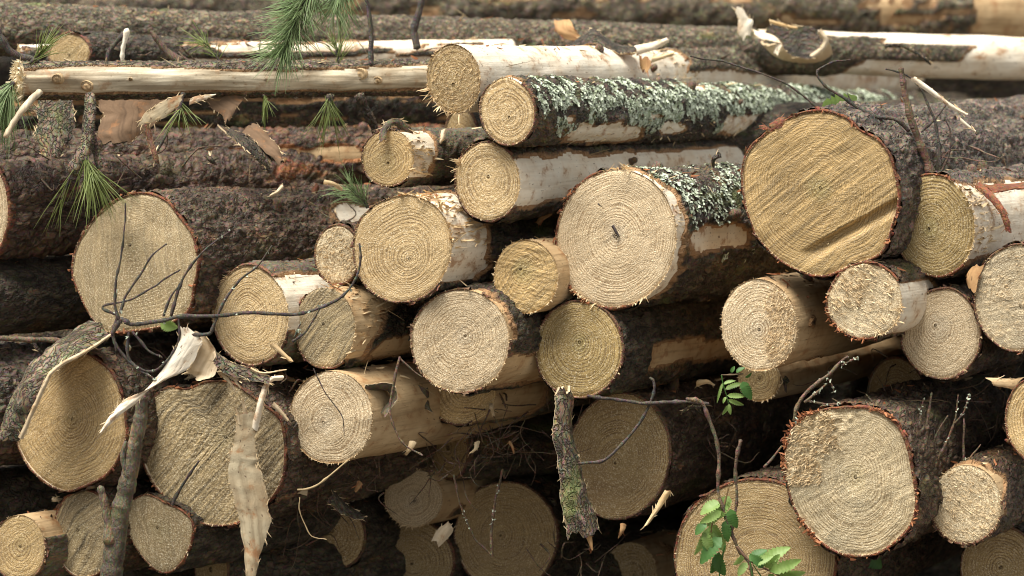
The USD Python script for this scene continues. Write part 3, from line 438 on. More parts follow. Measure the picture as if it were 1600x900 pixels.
log('large saw-scored log with notched top behind the hanging pale bark strip', (333, 707, 111, 111), y=.03, yaw=32, cut='cut_sawn', bark='bark_brown', rim='rim_rust', t=.0065, stubs=2, seed=24, vis=.7, relief=3.0, sawdir=48,
    poly=z((0, 596), [(660, 180), (690, 100), (740, 50), (790, 30), (860, 40), (940, 10), (1000, 0), (1090, 20), (1200, 100), (1290, 180), (1315, 280), (1310, 400), (1280, 500), (1200, 580), (1090, 655), (980, 660), (880, 630), (780, 550), (700, 450), (660, 350)]), crumbs=22)
log('log with peeled top in the bottom left corner', (30, 856, 40, 52), y=.04, yaw=36, cut='cut_gold', bark='bark_smooth', peel=UPTO(.3, 20, 120), seed=25, wood='peeled_tan')
log('rough log end left of the dark leaning branch, bottom left', (131, 834, 47, 67), y=.05, yaw=33, cut='cut_sawn', bark='bark_brown', rim='rim_rust', seed=26, relief=1.8, sawdir=-25, fringe=[(120, 240, 14, .008, .003)])
log('small lopsided reddish log end right of the dark leaning branch', (250, 832, 48, 60), y=.04, yaw=33, cut='cut_upright', bark='bark_dark', rim='rim_rust', seed=27, t=.004, sawdir=85, pith=(-.1, .15),
    poly=[(200, 797), (208, 783), (225, 774), (240, 777), (258, 787), (285, 800), (299, 817), (298, 845), (285, 875), (265, 893), (245, 890), (222, 868), (205, 838)])
log('small shaded log with frayed bottom edge, above two dark log ends', (646, 779, 45, 45), y=.40, yaw=33, cut='cut_pale', peel=NONE, wood='peeled_tan', seed=28, rim=None, fringe=[(-130, -60, 16, .014, .005)])
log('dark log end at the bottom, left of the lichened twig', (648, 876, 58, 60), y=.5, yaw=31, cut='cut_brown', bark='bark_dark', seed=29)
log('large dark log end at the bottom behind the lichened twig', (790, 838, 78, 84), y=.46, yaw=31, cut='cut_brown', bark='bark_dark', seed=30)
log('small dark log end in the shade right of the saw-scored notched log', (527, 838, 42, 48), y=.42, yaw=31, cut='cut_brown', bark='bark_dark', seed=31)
log('big log behind the green rowan leaves, cut off by the bottom of the picture', (1180, 872, 126, 123), y=0, yaw=31, cut='cut_brown', bark='bark_brown', rim='rim_rust', t=.007, seed=32, vis=.6, pith=(.05, -.05), sawdir=5)
log('big log with orange frayed bark rim, lower right', (1327, 752, 102, 116), y=-.1, yaw=32, pitch=1, cut='cut_grey', bark='bark_brown', rim='rim_rust', t=.008, chips=[(105, 185, .45, 1, 700, .0085)], stubs=2, seed=33, vis=.8, relief=1.5, rimfuzz=1.0, crumbs=170, sawdir=30, pith=(.1, .05),
    poly=z((1060, 596), [(640, 145), (560, 185), (510, 250), (495, 380), (515, 500), (560, 620), (640, 720), (740, 790), (850, 803), (950, 775), (1050, 690), (1092, 590), (1087, 470), (1062, 330), (1017, 220), (950, 155), (860, 125), (740, 125)]),
    step=lambda X, Y, n: .14 * (n - .5) * sstep(-X * .8 + Y * .6, .35, .6))
log('barkless log with glistening rough cut, lower right edge', (1509, 787, 55, 61), y=-.05, yaw=33, pitch=1.5, cut='cut_fuzzy', rim='rim_brown', peel=UPTO(.02, -20, 140), wood='peeled_tan', chips=[(-180, 180, .05, 1, 500, .0065)], seed=34, vis=.5, relief=2.2, sawdir=-35, crumbs=30, fringe=[(-150, -60, 10, .01, .006)])
log('log end with only its left rim inside the right edge of the picture', (1622, 655, 50, 66), y=-.08, yaw=30, cut='cut_gold', bark='bark_brown', rim='rim_rust', seed=35)
log('log with rust-red bark whose cut just shows at the left edge', (-24, 328, 36, 74), y=.12, yaw=42, pitch=2, cut='cut_pale', bark='bark_rusty', rim='rim_rust', stubs=3, seed=36, vis=1.6, t=.009, taper=.06, cell=(.02, .035))
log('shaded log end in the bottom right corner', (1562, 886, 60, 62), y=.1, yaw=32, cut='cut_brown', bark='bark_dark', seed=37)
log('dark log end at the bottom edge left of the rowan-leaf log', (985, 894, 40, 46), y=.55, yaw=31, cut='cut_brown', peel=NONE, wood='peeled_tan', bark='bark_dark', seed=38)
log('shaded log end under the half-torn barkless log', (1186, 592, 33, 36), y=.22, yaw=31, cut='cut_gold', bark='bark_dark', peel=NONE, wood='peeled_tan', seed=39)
log('smooth dark log lying under the rust-red log, left edge', (-84, 468, 50, 60), y=.1, yaw=40, cut='cut_brown', bark='bark_dark', seed=40, vis=1.0, t=.003)
log('scaly dark log under the curled bark slab, left edge', (-120, 645, 84, 92), y=.08, yaw=38, cut='cut_brown', bark='bark_plum', seed=41, vis=.9, t=.008)
log('pale sawn log end in the gap above the stripped pole', (108, 82, 32, 30), y=.55, yaw=45, cut='cut_gold', bark='bark_dark', seed=42, coarse=False)

# ------------------------------------------------------------------ logs seen along their sides
log('long scaly grey-brown log running along the top, torn white to the right', axis=((-90, 44, .75), (1900, 100, 1.6), 38, 32), bark='bark_grey', peel=lambda U, V: np.minimum(2.22 + .001 * U - V + .25 * (np.abs(U - 5) < 22) * (V < 2.75), np.where((V > 1.92) & (U > 50), -.05, .1)), vis=3.3, t=.005, cell=(.012, .018), stubs=0, seed=51, res=.006, wood='peeled_cream', rag=.03)
r2, b2, m2 = log('thin stripped pole with a pale bark-free stripe and broken left end', axis=((30, 126, .1), (780, 121, .55), 28, 26), bark='bark_grey', peel=lambda U, V: np.maximum(np.maximum(-44 - U, U - 33 - 11 * np.sin(V * 9)) * .0022, np.where(V < .17, np.minimum((U - 55) * .002, V - .01), -1)), vis=1.2, t=.003, cell=(.009, .012), seed=52, cut='cut_fuzzy', rag=.008, wood='peeled_strip', res=.004, relief=3,
    fringe=[(-180, 180, 90, .016, .009)], chips=[(-180, 180, .0, 1, 260, .018)], fringe_mat='pale_chip', rim=None, swell=lambda U, V: .010 * (fb(V, U * .004, 7, 4, 5) - .5) + .013 * np.exp(-((U + 8) / 30) ** 2 - ((V - .64) / .035) ** 2) + .006 * np.exp(-((U + 25) / 22) ** 2 - ((V - .135) / .022) ** 2) + .003 * np.exp(-((U - 8) / 20) ** 2 - ((V - .075) / .02) ** 2))
log('half-peeled log glimpsed between the scaly log and the stripped pole', axis=((30, 92, .6), (800, 84, 1.0), 22, 22), bark='bark_dark', peel=lambda U, V: (fb(U * .01, V, 5, 3, 4) - .47) * .5 - .05 * (U > 20), vis=1.3, t=.006, seed=53, wood='peeled_cream', res=.006, cut='cut_gold')
log('blurred orange-brown log along the very top, peeled to the right', axis=((-150, 8, 2.0), (1900, 20, 2.5), 56, 60), bark='bark_grey', peel=lambda U, V: np.minimum((fb(U * .02, V, 3.5, 4, 8) - .43) * .8, 3.1 - V), vis=3.6, t=.012, seed=54, wood='peeled_tan', res=.014, rag=.15)
log('far log behind the blurred top log', axis=((-300, -60, 2.5), (2100, -70, 3.0), 55, 55), bark='bark_grey', seed=56, coarse=True, vis=1)
log('dark reddish log deep behind the small flap-barked log', axis=((-70, 262, .40), (900, 236, 1.1), 48, 40), bark='bark_rusty', peel=patch(8, 16, .68, .20), vis=1.2, stubs=4, seed=57, t=.008, wood='peeled_tan', res=.006)
log('shaded brown log directly under the stripped pole', axis=((-60, 182, .6), (900, 176, 1.2), 40, 38), bark='bark_dark', peel=lambda U, V: (fb(U * .03, V * 1.6, 5, 4, 9) - .40) * .5, vis=1.4, seed=58, t=.008, wood='orange_wood', res=.007)
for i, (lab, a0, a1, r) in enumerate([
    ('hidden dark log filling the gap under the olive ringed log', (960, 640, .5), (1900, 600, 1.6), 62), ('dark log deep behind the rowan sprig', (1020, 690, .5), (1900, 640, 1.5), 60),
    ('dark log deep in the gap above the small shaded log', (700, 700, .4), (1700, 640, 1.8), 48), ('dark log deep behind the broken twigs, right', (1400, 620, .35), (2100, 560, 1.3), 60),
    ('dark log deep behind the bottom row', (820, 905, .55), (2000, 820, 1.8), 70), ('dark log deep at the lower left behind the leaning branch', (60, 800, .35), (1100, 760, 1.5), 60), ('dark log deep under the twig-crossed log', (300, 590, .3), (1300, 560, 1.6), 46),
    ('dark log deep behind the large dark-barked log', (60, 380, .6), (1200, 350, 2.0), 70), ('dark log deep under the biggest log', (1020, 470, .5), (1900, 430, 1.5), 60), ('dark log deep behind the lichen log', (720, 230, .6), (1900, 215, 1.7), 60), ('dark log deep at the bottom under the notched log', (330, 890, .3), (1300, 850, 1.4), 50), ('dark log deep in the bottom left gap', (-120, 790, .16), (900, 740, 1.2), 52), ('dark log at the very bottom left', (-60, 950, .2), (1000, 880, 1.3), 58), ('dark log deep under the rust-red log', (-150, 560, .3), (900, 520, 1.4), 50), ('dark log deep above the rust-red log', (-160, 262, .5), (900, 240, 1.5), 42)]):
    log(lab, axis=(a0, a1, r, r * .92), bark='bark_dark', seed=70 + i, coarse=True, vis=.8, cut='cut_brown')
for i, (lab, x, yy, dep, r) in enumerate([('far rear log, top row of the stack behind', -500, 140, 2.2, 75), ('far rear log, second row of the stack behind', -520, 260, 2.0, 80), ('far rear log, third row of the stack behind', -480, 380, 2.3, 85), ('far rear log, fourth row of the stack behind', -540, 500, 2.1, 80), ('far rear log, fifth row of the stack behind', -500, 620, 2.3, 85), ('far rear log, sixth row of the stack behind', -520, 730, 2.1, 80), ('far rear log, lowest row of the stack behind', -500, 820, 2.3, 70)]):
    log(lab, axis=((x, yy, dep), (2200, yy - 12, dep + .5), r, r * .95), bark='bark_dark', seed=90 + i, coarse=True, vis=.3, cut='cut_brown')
#DETAILS
# ------------------------------------------------------------------ builders for twigs, strips of bark, needles, leaves
rngD = np.random.default_rng(77)
def px(pts, y=0.0):
    return np.array([P(p[0], p[1], p[2] if len(p) > 2 else y) for p in pts])
def twig_mesh(pts, y, r0, r1, n=None, knob=.34, seed=0, sides=6, wav=.9):
    w = px(pts, y); ln = np.linalg.norm(np.diff(w, axis=0), axis=1).sum(); n = n or max(6, int(ln / .006)); c = spline(w, n)
    t = np.linspace(0, 1, n); r = (r0 + (r1 - r0) * t) * .88 * (1 + .5 * np.exp(-((t * ln / .045) % 1 - .5) ** 2 / .01) * (r0 < 5)) * KPX * 4 * (1 + knob * 2 * (fb(t * ln, t * 0, 130, 2, seed) - .5))
    c = c + np.stack([fb(t * ln, t * 0 + k, 30, 3, seed + k) - .5 for k in range(3)], -1) * .006 * wav
    return tube(c, r, sides)
def twig(label, stems, y, mat='twig_bark', cat='twig', name='twig', group=None, names=None, lichen=0):
    """stems: (points, r0, r1 in photo px); the first is the main one"""
    p0 = px([stems[0][0][0]], y)[0]; root = thing(name, label, cat, group, p0)
    for k, (pts, r0, r1) in enumerate(stems):
        v, f = twig_mesh(pts, y, r0, r1, seed=len(USED) + k)
        part(root, (names[k] if names else ('stem' if k == 0 else 'side_twig')), (v, f), mat, True, np.stack([v[:, 0] + v[:, 1], v[:, 2]], -1))
        if lichen:
            g = np.random.default_rng(k + 5); i = g.choice(len(v), lichen); i = i[fb(v[i, 2], v[i, 0], 25, 2, 3) > .5]
            ms = [sliver(v[q], g.normal(size=3), g.uniform(.002, .007), g.uniform(.002, .005), g, .6) for q in i]
            if ms: part(root, 'lichen', join(ms), 'lichen_pale', False, None, 'stuff')
    return root
def ribbon(root, left, right, y=0.0, bulge=.01, thick=.003, front='inner_bark', back='bark_dark', names=('inner_face', 'outer_bark'), n=None, m=9, rag=.24, ends=.8, seed=0, curl=0.0, bump=.0032, uvs=1.0):
    """a torn strip of bark between two edges; its front and back are two sheets that meet along a torn edge"""
    A, B = px(left, y), px(right, y); ln = np.linalg.norm(np.diff(A, axis=0), axis=1).sum(); n = n or max(10, int(ln / .005)); A, B = spline(A, n), spline(B, n)
    t = np.linspace(0, 1, n); s = np.linspace(0, 1, m); w = np.linalg.norm(B - A, axis=1)
    ra = rag * (fb(t * ln, t * 0, 45, 4, seed) - .5) * 1.2; rb = 1 + rag * (fb(t * ln, t * 0 + 9, 45, 4, seed + 1) - .5) * 1.2
    ss = ra[:, None] + (rb - ra)[:, None] * s[None]; G = A[:, None] * (1 - ss[..., None]) + B[:, None] * ss[..., None]
    T = unit(np.gradient((A + B) / 2, axis=0)); nrm = unit(np.cross(T, B - A)); nrm = nrm * np.sign(((CAM - A) * nrm).sum(1))[:, None]
    # torn ends run out unevenly along the strip
    sh = ends * (fb(s * w.mean(), s * 0, 90, 3, seed + 3) - .5) * .03; G = G + T[:, None] * (sh[None, :] * np.abs(2 * t - 1)[:, None] ** 4)[..., None]
    bow = 4 * s * (1 - s); rel = (fb(t[:, None] * ln + s * 0, s[None] * w[:, None] + t[:, None] * 0, 60, 4, seed + 7) - .5) * bump * 2
    G = G + nrm[:, None] * (bulge * bow[None] + rel + curl * (s[None] - .5))[..., None]
    prof = np.clip(bow, 0, .35) / .35; Bk = G - nrm[:, None] * (thick * (.15 + .85 * prof[None]) * (1 + .6 * (fb(t[:, None] * ln + s * 0, s[None] * w[:, None], 120, 2, seed + 8) - .5)))[..., None]
    f = grid_faces(n, m, False); f = np.vstack([f[:, [0, 1, 2]], f[:, [0, 2, 3]]]); uv = np.stack([s[None] * w[:, None] + t[:, None] * 0, t[:, None] * ln + s[None] * 0], -1).reshape(-1, 2) * uvs
    part(root, names[0], (G.reshape(-1, 3), f), front, True, uv)
    g_ = np.random.default_rng(seed + 900); fr = []
    for q in range(int(ln / .0045)):
        k_ = int(g_.integers(0, n)); e_ = 0 if g_.random() < .5 else m - 1; o_ = unit(G[k_, e_] - G[k_, m // 2]); fr.append(sliver(G[k_, e_] - o_ * .002, T[k_] * g_.choice([-1, 1]) * 1.2 + o_ * g_.uniform(.1, 1) + g_.normal(0, .25, 3), g_.uniform(.004, .016), g_.uniform(.001, .003), g_, .4))
    if fr: part(root, 'edge_fibres', join(fr), 'chip_wood' if front not in ('rim_rust', 'orange_wood') else 'rust_chip', False, None, 'stuff')
    # back sheet with the side walls
    rimv = np.concatenate([G[:, 0], G[-1, 1:], G[::-1, -1][1:], G[0, ::-1][1:-1]]); rimb = np.concatenate([Bk[:, 0], Bk[-1, 1:], Bk[::-1, -1][1:], Bk[0, ::-1][1:-1]]); k = len(rimv); o = n * m; i = np.arange(k); j = (i + 1) % k
    wall = np.vstack([np.stack([o + i, o + j, o + k + j], 1), np.stack([o + i, o + k + j, o + k + i], 1)])
    part(root, names[1], (np.vstack([Bk.reshape(-1, 3), rimv, rimb]), np.vstack([f[:, ::-1], wall])), back, False)
def strip(label, left, right, y=0.0, cat='bark strip', name='bark_strip', **kw):
    c = px([left[0]], y)[0]; root = thing(name, label, cat, None, c); ribbon(root, left, right, y, **kw); return root
def around(path, w0, w1=None):                      # a centre line and widths in px -> two edges
    q = np.asarray([(p[0], p[1]) for p in path], float); t = unit(np.gradient(q, axis=0)); nn = np.stack([t[:, 1], -t[:, 0]], -1); w = np.linspace(w0, w0 if w1 is None else w1, len(q))[:, None] / 2
    ex = [tuple(p[2:]) for p in path]; return [tuple(a) + e for a, e in zip(q + nn * w, ex)], [tuple(a) + e for a, e in zip(q - nn * w, ex)]
def needles(root, path, y, count, ln, ang=50, mat='needle_blue', w=.00062, tip=True, bias=(0, 0, 0), start=.0, seed=0, fwd=1.0):
    g = np.random.default_rng(seed + 300); c = spline(px(path, y), 60); T = unit(np.gradient(c, axis=0)); ms = []
    for q in range(count):
        k = int(g.uniform(start, 1) * 59); t = T[k]; a = unit(np.cross(t, g.normal(size=3))); th = math.radians(ang * g.uniform(.5, 1.4)); d = t * math.cos(th) * fwd + a * math.sin(th) + np.asarray(bias) * g.uniform(.5, 1.2)
        l = ln * g.uniform(.65, 1.1)
        for _ in range(2): ms.append(needle(c[k] + g.normal(0, .002, 3), d + g.normal(0, .16, 3), l * g.uniform(.7, 1.1), w * g.uniform(.8, 1.15), g))
    part(root, 'needles', join(ms), mat, True, None, 'stuff')
def pine(label, path, y, count, ln, r0=4, r1=2, **kw):
    root = thing('pine_twig', label, 'pine twig', None, px([path[0]], y)[0]); v, f = twig_mesh(path, y, r0, r1, seed=int(path[0][0])); part(root, 'stem', (v, f), 'twig_bark', True, np.stack([v[:, 0], v[:, 2]], -1)); needles(root, path, y, count, ln, **kw); return root
def leaflet(base, tip, wfrac, y, seed=0, curl=.0):
    """toothed leaf between two photo points, folded a little along its midrib"""
    A, B = px([base], y)[0], px([tip], y)[0]; g = np.random.default_rng(seed); T = B - A; ln = np.linalg.norm(T); T = T / ln; view = unit(CAM - A); S = unit(np.cross(T, view + g.normal(0, .35, 3))); N = unit(np.cross(S, T)); N = N * np.sign(N @ view)
    n = 19; t = np.linspace(0, 1, n); w = 1.0 * wfrac * ln * np.sin(np.pi * np.clip(t, 0, 1) ** .8) ** .8; teeth = 1 - .3 * (np.arange(n) % 2) * (t > .25); mid = A + T * (ln * t)[:, None] - N * (.12 * ln * (t - .4) ** 2)[:, None] + N * curl * ln * (t * (1 - t))[:, None]
    lf = mid + S * (w * teeth)[:, None] + N * (.3 * w)[:, None] + T * (.03 * ln * (np.arange(n) % 2))[:, None]; rt = mid - S * (w * teeth)[:, None] + N * (.3 * w)[:, None] + T * (.03 * ln * (np.arange(n) % 2))[:, None]
    v = np.vstack([lf, mid, rt]); i = np.arange(n - 1); f = np.vstack([np.stack([i, n + i, n + i + 1, i + 1], 1), np.stack([n + i, 2 * n + i, 2 * n + i + 1, n + i + 1], 1)]); f = np.vstack([f[:, [0, 1, 2]], f[:, [0, 2, 3]]]); return v, f
def sprig(label, stems, leaves, y, name='rowan_sprig'):
    root = thing(name, label, 'leafy sprig', None, px([stems[0][0][0]], y)[0])
    for k, (pts, r0, r1) in enumerate(stems): part(root, 'stem' if k == 0 else 'leaf_stalk', twig_mesh(pts, y, r0, r1, seed=k + 9, wav=.2), 'leaf_dark' if k else 'stick_bark', True)
    for k, (b, t, w, *m) in enumerate(leaves): part(root, 'leaflet', leaflet(b, t, w, y + .012 * math.sin(k * 2.1), k + 11, .15), m[0] if m else 'leaf_green', True)
Z4 = lambda pts: [(x / 5, 80 + yy / 5) for x, yy in pts]; Z5 = lambda pts: [(1060 + x / 5, 560 + yy / 5) for x, yy in pts]; Z1 = lambda pts: [(x / 5, 500 + yy / 5) for x, yy in pts]
Z2 = lambda pts: [(300 + x / 4.444, 540 + yy / 4.444) for x, yy in pts]; R3 = lambda pts: z((1060, 0), pts); R4 = lambda pts: z((0, 290), pts); R6 = lambda pts: z((1060, 290), pts); R7 = lambda pts: z((0, 596), pts); R8 = lambda pts: z((520, 596), pts); R9 = lambda pts: z((1060, 596), pts); R1 = lambda pts: z((0, 0), pts)
Z6 = lambda pts: [(880 + x / 3.81, 20 + yy / 3.81) for x, yy in pts]

# ------------------------------------------------------------------ litter lying on the logs
for nm, mt, ms, lab in (('bark_litter', 'bark_brown', LITTER[0], 'dark bark crumbs strewn over the tops of the logs'), ('wood_litter', 'chip_wood', LITTER[1], 'pale wood shreds strewn over the tops of the logs'), ('rust_litter', 'rust_chip', LITTER[2], 'rust-brown bark flakes strewn over the tops of the logs'), ('needle_litter', 'dry_grass', LITTER[3], 'fallen dry needles strewn over the tops of the logs')):
    v, f = join(ms); g = usdkit.mesh(stage, '/World/' + nm, (v, f), L[mt], False, np.stack([v[:, 0] + v[:, 1], v[:, 2]], -1)); cd(g.GetPrim(), label=lab, category='litter', kind='stuff')

# ------------------------------------------------------------------ strips and flaps of bark
strip('curled grey-barked slab with pale lip, leaning over the far left log', [(p[0], p[1], d) for p, d in zip(Z1([(620, 70), (400, 240), (250, 400), (110, 620), (10, 840), (0, 940)]), (.06, .03, .0, -.01, -.02, -.02))], [(p[0], p[1], d) for p, d in zip(Z1([(860, 115), (640, 255), (400, 405), (345, 500), (250, 720), (150, 940)]), (.02, -.05, -.07, -.07, -.06, -.05))],
      cat='bark piece', name='bark_plate', bulge=.022, thick=.007, front='bark_grey', back='inner_bark', names=('outer_bark', 'inner_face'), m=22, rag=.08, bump=.007, seed=3)
a, b = around([(p[0], p[1], d) for p, d in zip(Z1([(860, 118), (760, 190), (640, 262), (500, 335), (405, 410), (352, 500), (300, 620), (250, 722), (160, 930)]), (.015, -.02, -.055, -.068, -.075, -.076, -.07, -.065, -.055))], 5, 8); ribbon('/World/bark_plate', a, b, bulge=.003, thick=.004, front='inner_bark', back='inner_bark', names=('pale_lip', 'lip_underside'), m=5, rag=.3, seed=4)
strip('white pointed curl of inner bark hanging over the far left log', Z1([(1400, 60), (1380, 180), (1310, 320), (1230, 440), (1130, 550), (985, 615), (900, 700), (840, 775), (785, 872)]), Z1([(1470, 50), (1565, 140), (1560, 230), (1480, 375), (1300, 465), (1170, 545), (1075, 640), (930, 750), (795, 880)]), y=-.11, bulge=.004, thick=.004, front='peeled_cream', seed=5, rag=.12, back='bark_brown')
strip('short greyish bark scrap behind the white pointed curl', Z1([(1500, 90), (1560, 200), (1480, 370), (1450, 420)]), Z1([(1610, 120), (1690, 260), (1680, 420), (1560, 470)]), y=.0, bulge=-.01, front='inner_bark', seed=6, rag=.2)
r = strip('long pale speckled bark strip hanging in front of the notched log', R7([(1095, 150), (1090, 250), (1058, 330), (1062, 420), (1092, 540), (1108, 640), (1122, 780), (1138, 910)]), R7([(1180, 150), (1175, 240), (1190, 330), (1192, 390), (1228, 500), (1252, 650), (1205, 800), (1185, 910)]), y=-.05, bulge=.004, thick=.003, front='speckled_strip', back='rim_rust', seed=7, rag=.3)
for k, (pts, w0, w1) in enumerate([(Z2([(370, 500), (365, 440), (350, 380)]), 8, 4), (Z2([(335, 560), (325, 500), (310, 450)]), 6, 3)]): a, b = around(pts, w0, w1); ribbon(r, a, b, -.05, bulge=.004, front='inner_bark', back='rim_brown', names=('torn_tongue', 'tongue_back'), seed=20 + k, m=4)
a, b = around([(398, 668, -.05), (405, 640, -.055), (412, 612, -.05), (422, 594, -.03), (442, 590, .0)], 11, 8); strip('narrow pale bark ribbon bending over above the speckled hanging strip', a, b, bulge=.005, front='peeled_cream', back='rim_brown', seed=8, m=6)
strip('grey bark strip with mossy patches and forked end, hanging below the olive ringed log', [(p[0], p[1], -.06) for p in R8([(1028, 40), (1030, 80), (1018, 230), (1040, 350), (1052, 480), (1062, 600), (1085, 708)])], [(p[0], p[1], -.04) for p in R8([(1105, 50), (1112, 90), (1112, 250), (1142, 370), (1168, 480), (1205, 600), (1245, 715)])], bulge=.012, thick=.007, front='bark_grey', back='inner_bark', names=('outer_bark', 'inner_face'), seed=9, rag=.16, ends=2.2, m=13, bump=.004)
a, b = around([(914, 812, -.05), (920, 838, -.05), (926, 862, -.05)], 16, 3); strip('pointed orange splinter at the end of the grey hanging bark strip', a, b, bulge=.003, front='orange_wood', back='rim_brown', cat='splinter', name='bark_splinter', seed=10, m=5)
strip('cream scrap of inner bark lying under the stripped pole', Z4([(1425, 338), (1285, 390), (1170, 450), (1110, 520), (1068, 592)]), Z4([(1400, 430), (1330, 490), (1240, 530), (1150, 560), (1075, 597)]), y=.06, bulge=.001, front='speckled_strip', back='rim_brown', seed=11, rag=.4)
strip('second cream bark scrap, right of the bare needle stalk', Z4([(1480, 372), (1530, 352), (1600, 342), (1680, 336)]), Z4([(1470, 425), (1520, 402), (1600, 380), (1680, 342)]), y=.12, bulge=.001, front='peeled_cream', back='rim_brown', seed=12)
strip('brown bark slab leaning in the dark below the stripped pole', [(340, 195, .25), (390, 215, .22), (430, 250, .2)], [(355, 210, .2), (385, 235, .18), (420, 268, .2)], bulge=.004, front='bark_dark', back='inner_bark', names=('outer_bark', 'inner_face'), seed=13)
strip('hanging brown bark shred in the dark under the stripped pole', [(222, 195, .15), (228, 215, .15), (236, 240, .14), (242, 258, .14)], [(234, 196, .15), (240, 220, .15), (246, 240, .14), (250, 260, .14)], bulge=.004, front='rim_brown', back='bark_dark', seed=14)
strip('arched dark bark flap at the peeled cream log, where its bark begins', [(p[0], p[1], .62) for p in Z6([(40, 190), (110, 140), (168, 88), (250, 150), (340, 190), (430, 205)])], [(p[0], p[1], .56) for p in Z6([(50, 212), (125, 195), (200, 190), (290, 228), (370, 242), (440, 240)])], bulge=.006, thick=.007, front='bark_dark', back='orange_wood', names=('outer_bark', 'inner_face'), seed=15, rag=.2, bump=.004)
a, b = around([(p[0], p[1], .6) for p in Z6([(425, 225), (520, 205), (622, 162)])], 16, 9); strip('bright torn wood tongue beside the arched dark bark flap', a, b, cat='wood scrap', name='wood_scrap', bulge=.004, front='peeled_cream', back='splinter_wood', seed=16, rag=.25)
a, b = around([(p[0], p[1], .58) for p in Z6([(520, 282), (590, 262), (655, 245)])], 9, 5); strip('tan splinter lying right of the bright torn wood tongue', a, b, cat='splinter', name='bark_splinter', bulge=.003, front='splinter_wood', back='splinter_wood', seed=17)
strip('orange bark scrap below the bright torn wood tongue', [(p[0], p[1], .6) for p in Z6([(450, 270), (455, 310), (470, 350)])], [(p[0], p[1], .57) for p in Z6([(525, 275), (520, 320), (500, 350)])], bulge=.004, front='orange_wood', back='rim_rust', seed=18, rag=.3)
strip('tan bark scrap stuck on the long top log', [(866, 32, .80), (868, 48, .78), (884, 62, .78)], [(890, 30, .80), (895, 44, .78), (908, 58, .78)], bulge=.004, front='orange_wood', back='bark_dark', seed=19, rag=.3)
strip('pale upright bark sliver standing on the long top log', [(p[0], p[1], .95) for p in R3([(262, 40), (275, 90), (280, 150), (300, 180)])], [(p[0], p[1], .95) for p in R3([(290, 30), (325, 80), (350, 95), (335, 150)])], bulge=.004, front='peeled_cream', back='splinter_wood', seed=21, rag=.3)
strip('half tube of peeled bark gaping open on the long top log', [(p[0], p[1], .98) for p in R3([(440, 92), (500, 128), (560, 118), (620, 125), (655, 150)])], [(p[0], p[1], .86) for p in R3([(470, 190), (500, 240), (560, 262), (620, 268), (690, 190)])], bulge=-.04, thick=.005, front='bark_dark', back='inner_bark', seed=22, rag=.08, m=14, names=('inner_face', 'outer_bark'))
a, b = around([(p[0], p[1], .84) for p in R3([(655, 148), (682, 185), (665, 225), (610, 266)])], 9, 7); strip('pale curled lip of the gaping bark half tube', a, b, bulge=.004, front='inner_bark', back='inner_bark', seed=23)
a, b = around([(p[0], p[1], .84) for p in R3([(430, 100), (500, 120), (560, 130)])], 6, 4); strip('thin tan bark shred left of the gaping half tube', a, b, bulge=.002, front='splinter_wood', back='splinter_wood', seed=24)
strip('curled loose white bark under the gaping half tube', [(p[0], p[1], .84) for p in R3([(340, 140), (400, 150), (450, 175), (440, 240)])], [(p[0], p[1], .82) for p in R3([(350, 160), (395, 185), (475, 200), (465, 250)])], bulge=.004, front='peeled_cream', back='inner_bark', seed=25, rag=.3)
a, b = around([(p[0], p[1], .75) for p in R3([(935, 215), (1030, 212), (1100, 245), (1155, 285)])], 7, 5); strip('bent dark bark shred on the white part of the long top log', a, b, bulge=.003, front='bark_dark', back='inner_bark', seed=26)
a, b = around([(598, 224, .04), (599, 206, .05), (608, 193, .06), (622, 192, .07), (634, 202, .08), (640, 216, .09)], 10, 15); strip('curled torn bark flap standing on the small log', a, b, bulge=.004, thick=.004, front='bark_smooth', back='splinter_wood', names=('outer_bark', 'inner_face'), seed=27, rag=.3)
a, b = around([(p[0], p[1], d) for p, d in zip(R6([(1385, -5), (1435, 40), (1480, 90), (1512, 150), (1530, 212)]), (.0, -.04, -.07, -.08, -.08))], 13, 8); strip('rust-orange curl of bark across the peeled side of the olive-gold log', a, b, bulge=.005, thick=.004, front='rim_rust', back='orange_wood', seed=28, rag=.3)
strip('plate of plum-grey bark with orange edge on the olive-gold log', [(p[0], p[1], .05) for p in R6([(1400, -10), (1480, 0), (1640, -20)])], [(p[0], p[1], .0) for p in R6([(1465, 40), (1530, 18), (1640, 10)])], bulge=.006, thick=.006, front='rim_rust', back='rim_rust', names=('outer_bark', 'inner_face'), seed=29, rag=.3)
strip('orange loose bark piece at the upper left rim of the biggest log', [(p[0], p[1], -.07) for p in R3([(365, 580), (400, 578), (440, 600)])], [(p[0], p[1], -.08) for p in R3([(372, 592), (400, 600), (425, 612)])], bulge=.003, front='rim_rust', back='orange_wood', seed=30, rag=.3)
strip('second orange loose bark piece at the top rim of the biggest log', [(p[0], p[1], -.07) for p in R3([(420, 570), (460, 548), (495, 540)])], [(p[0], p[1], -.08) for p in R3([(440, 600), (475, 592), (495, 560)])], bulge=.003, front='rim_rust', back='orange_wood', seed=31, rag=.3)
strip('greenish bark chunk lying under the twig-crossed log', [(p[0], p[1], -.03) for p in Z2([(165, 40), (250, 105), (380, 165), (525, 225)])], [(p[0], p[1], -.06) for p in Z2([(130, 100), (240, 195), (390, 240), (520, 262)])], bulge=.010, thick=.006, front='bark_grey', back='inner_bark', names=('outer_bark', 'inner_face'), seed=32, rag=.3)
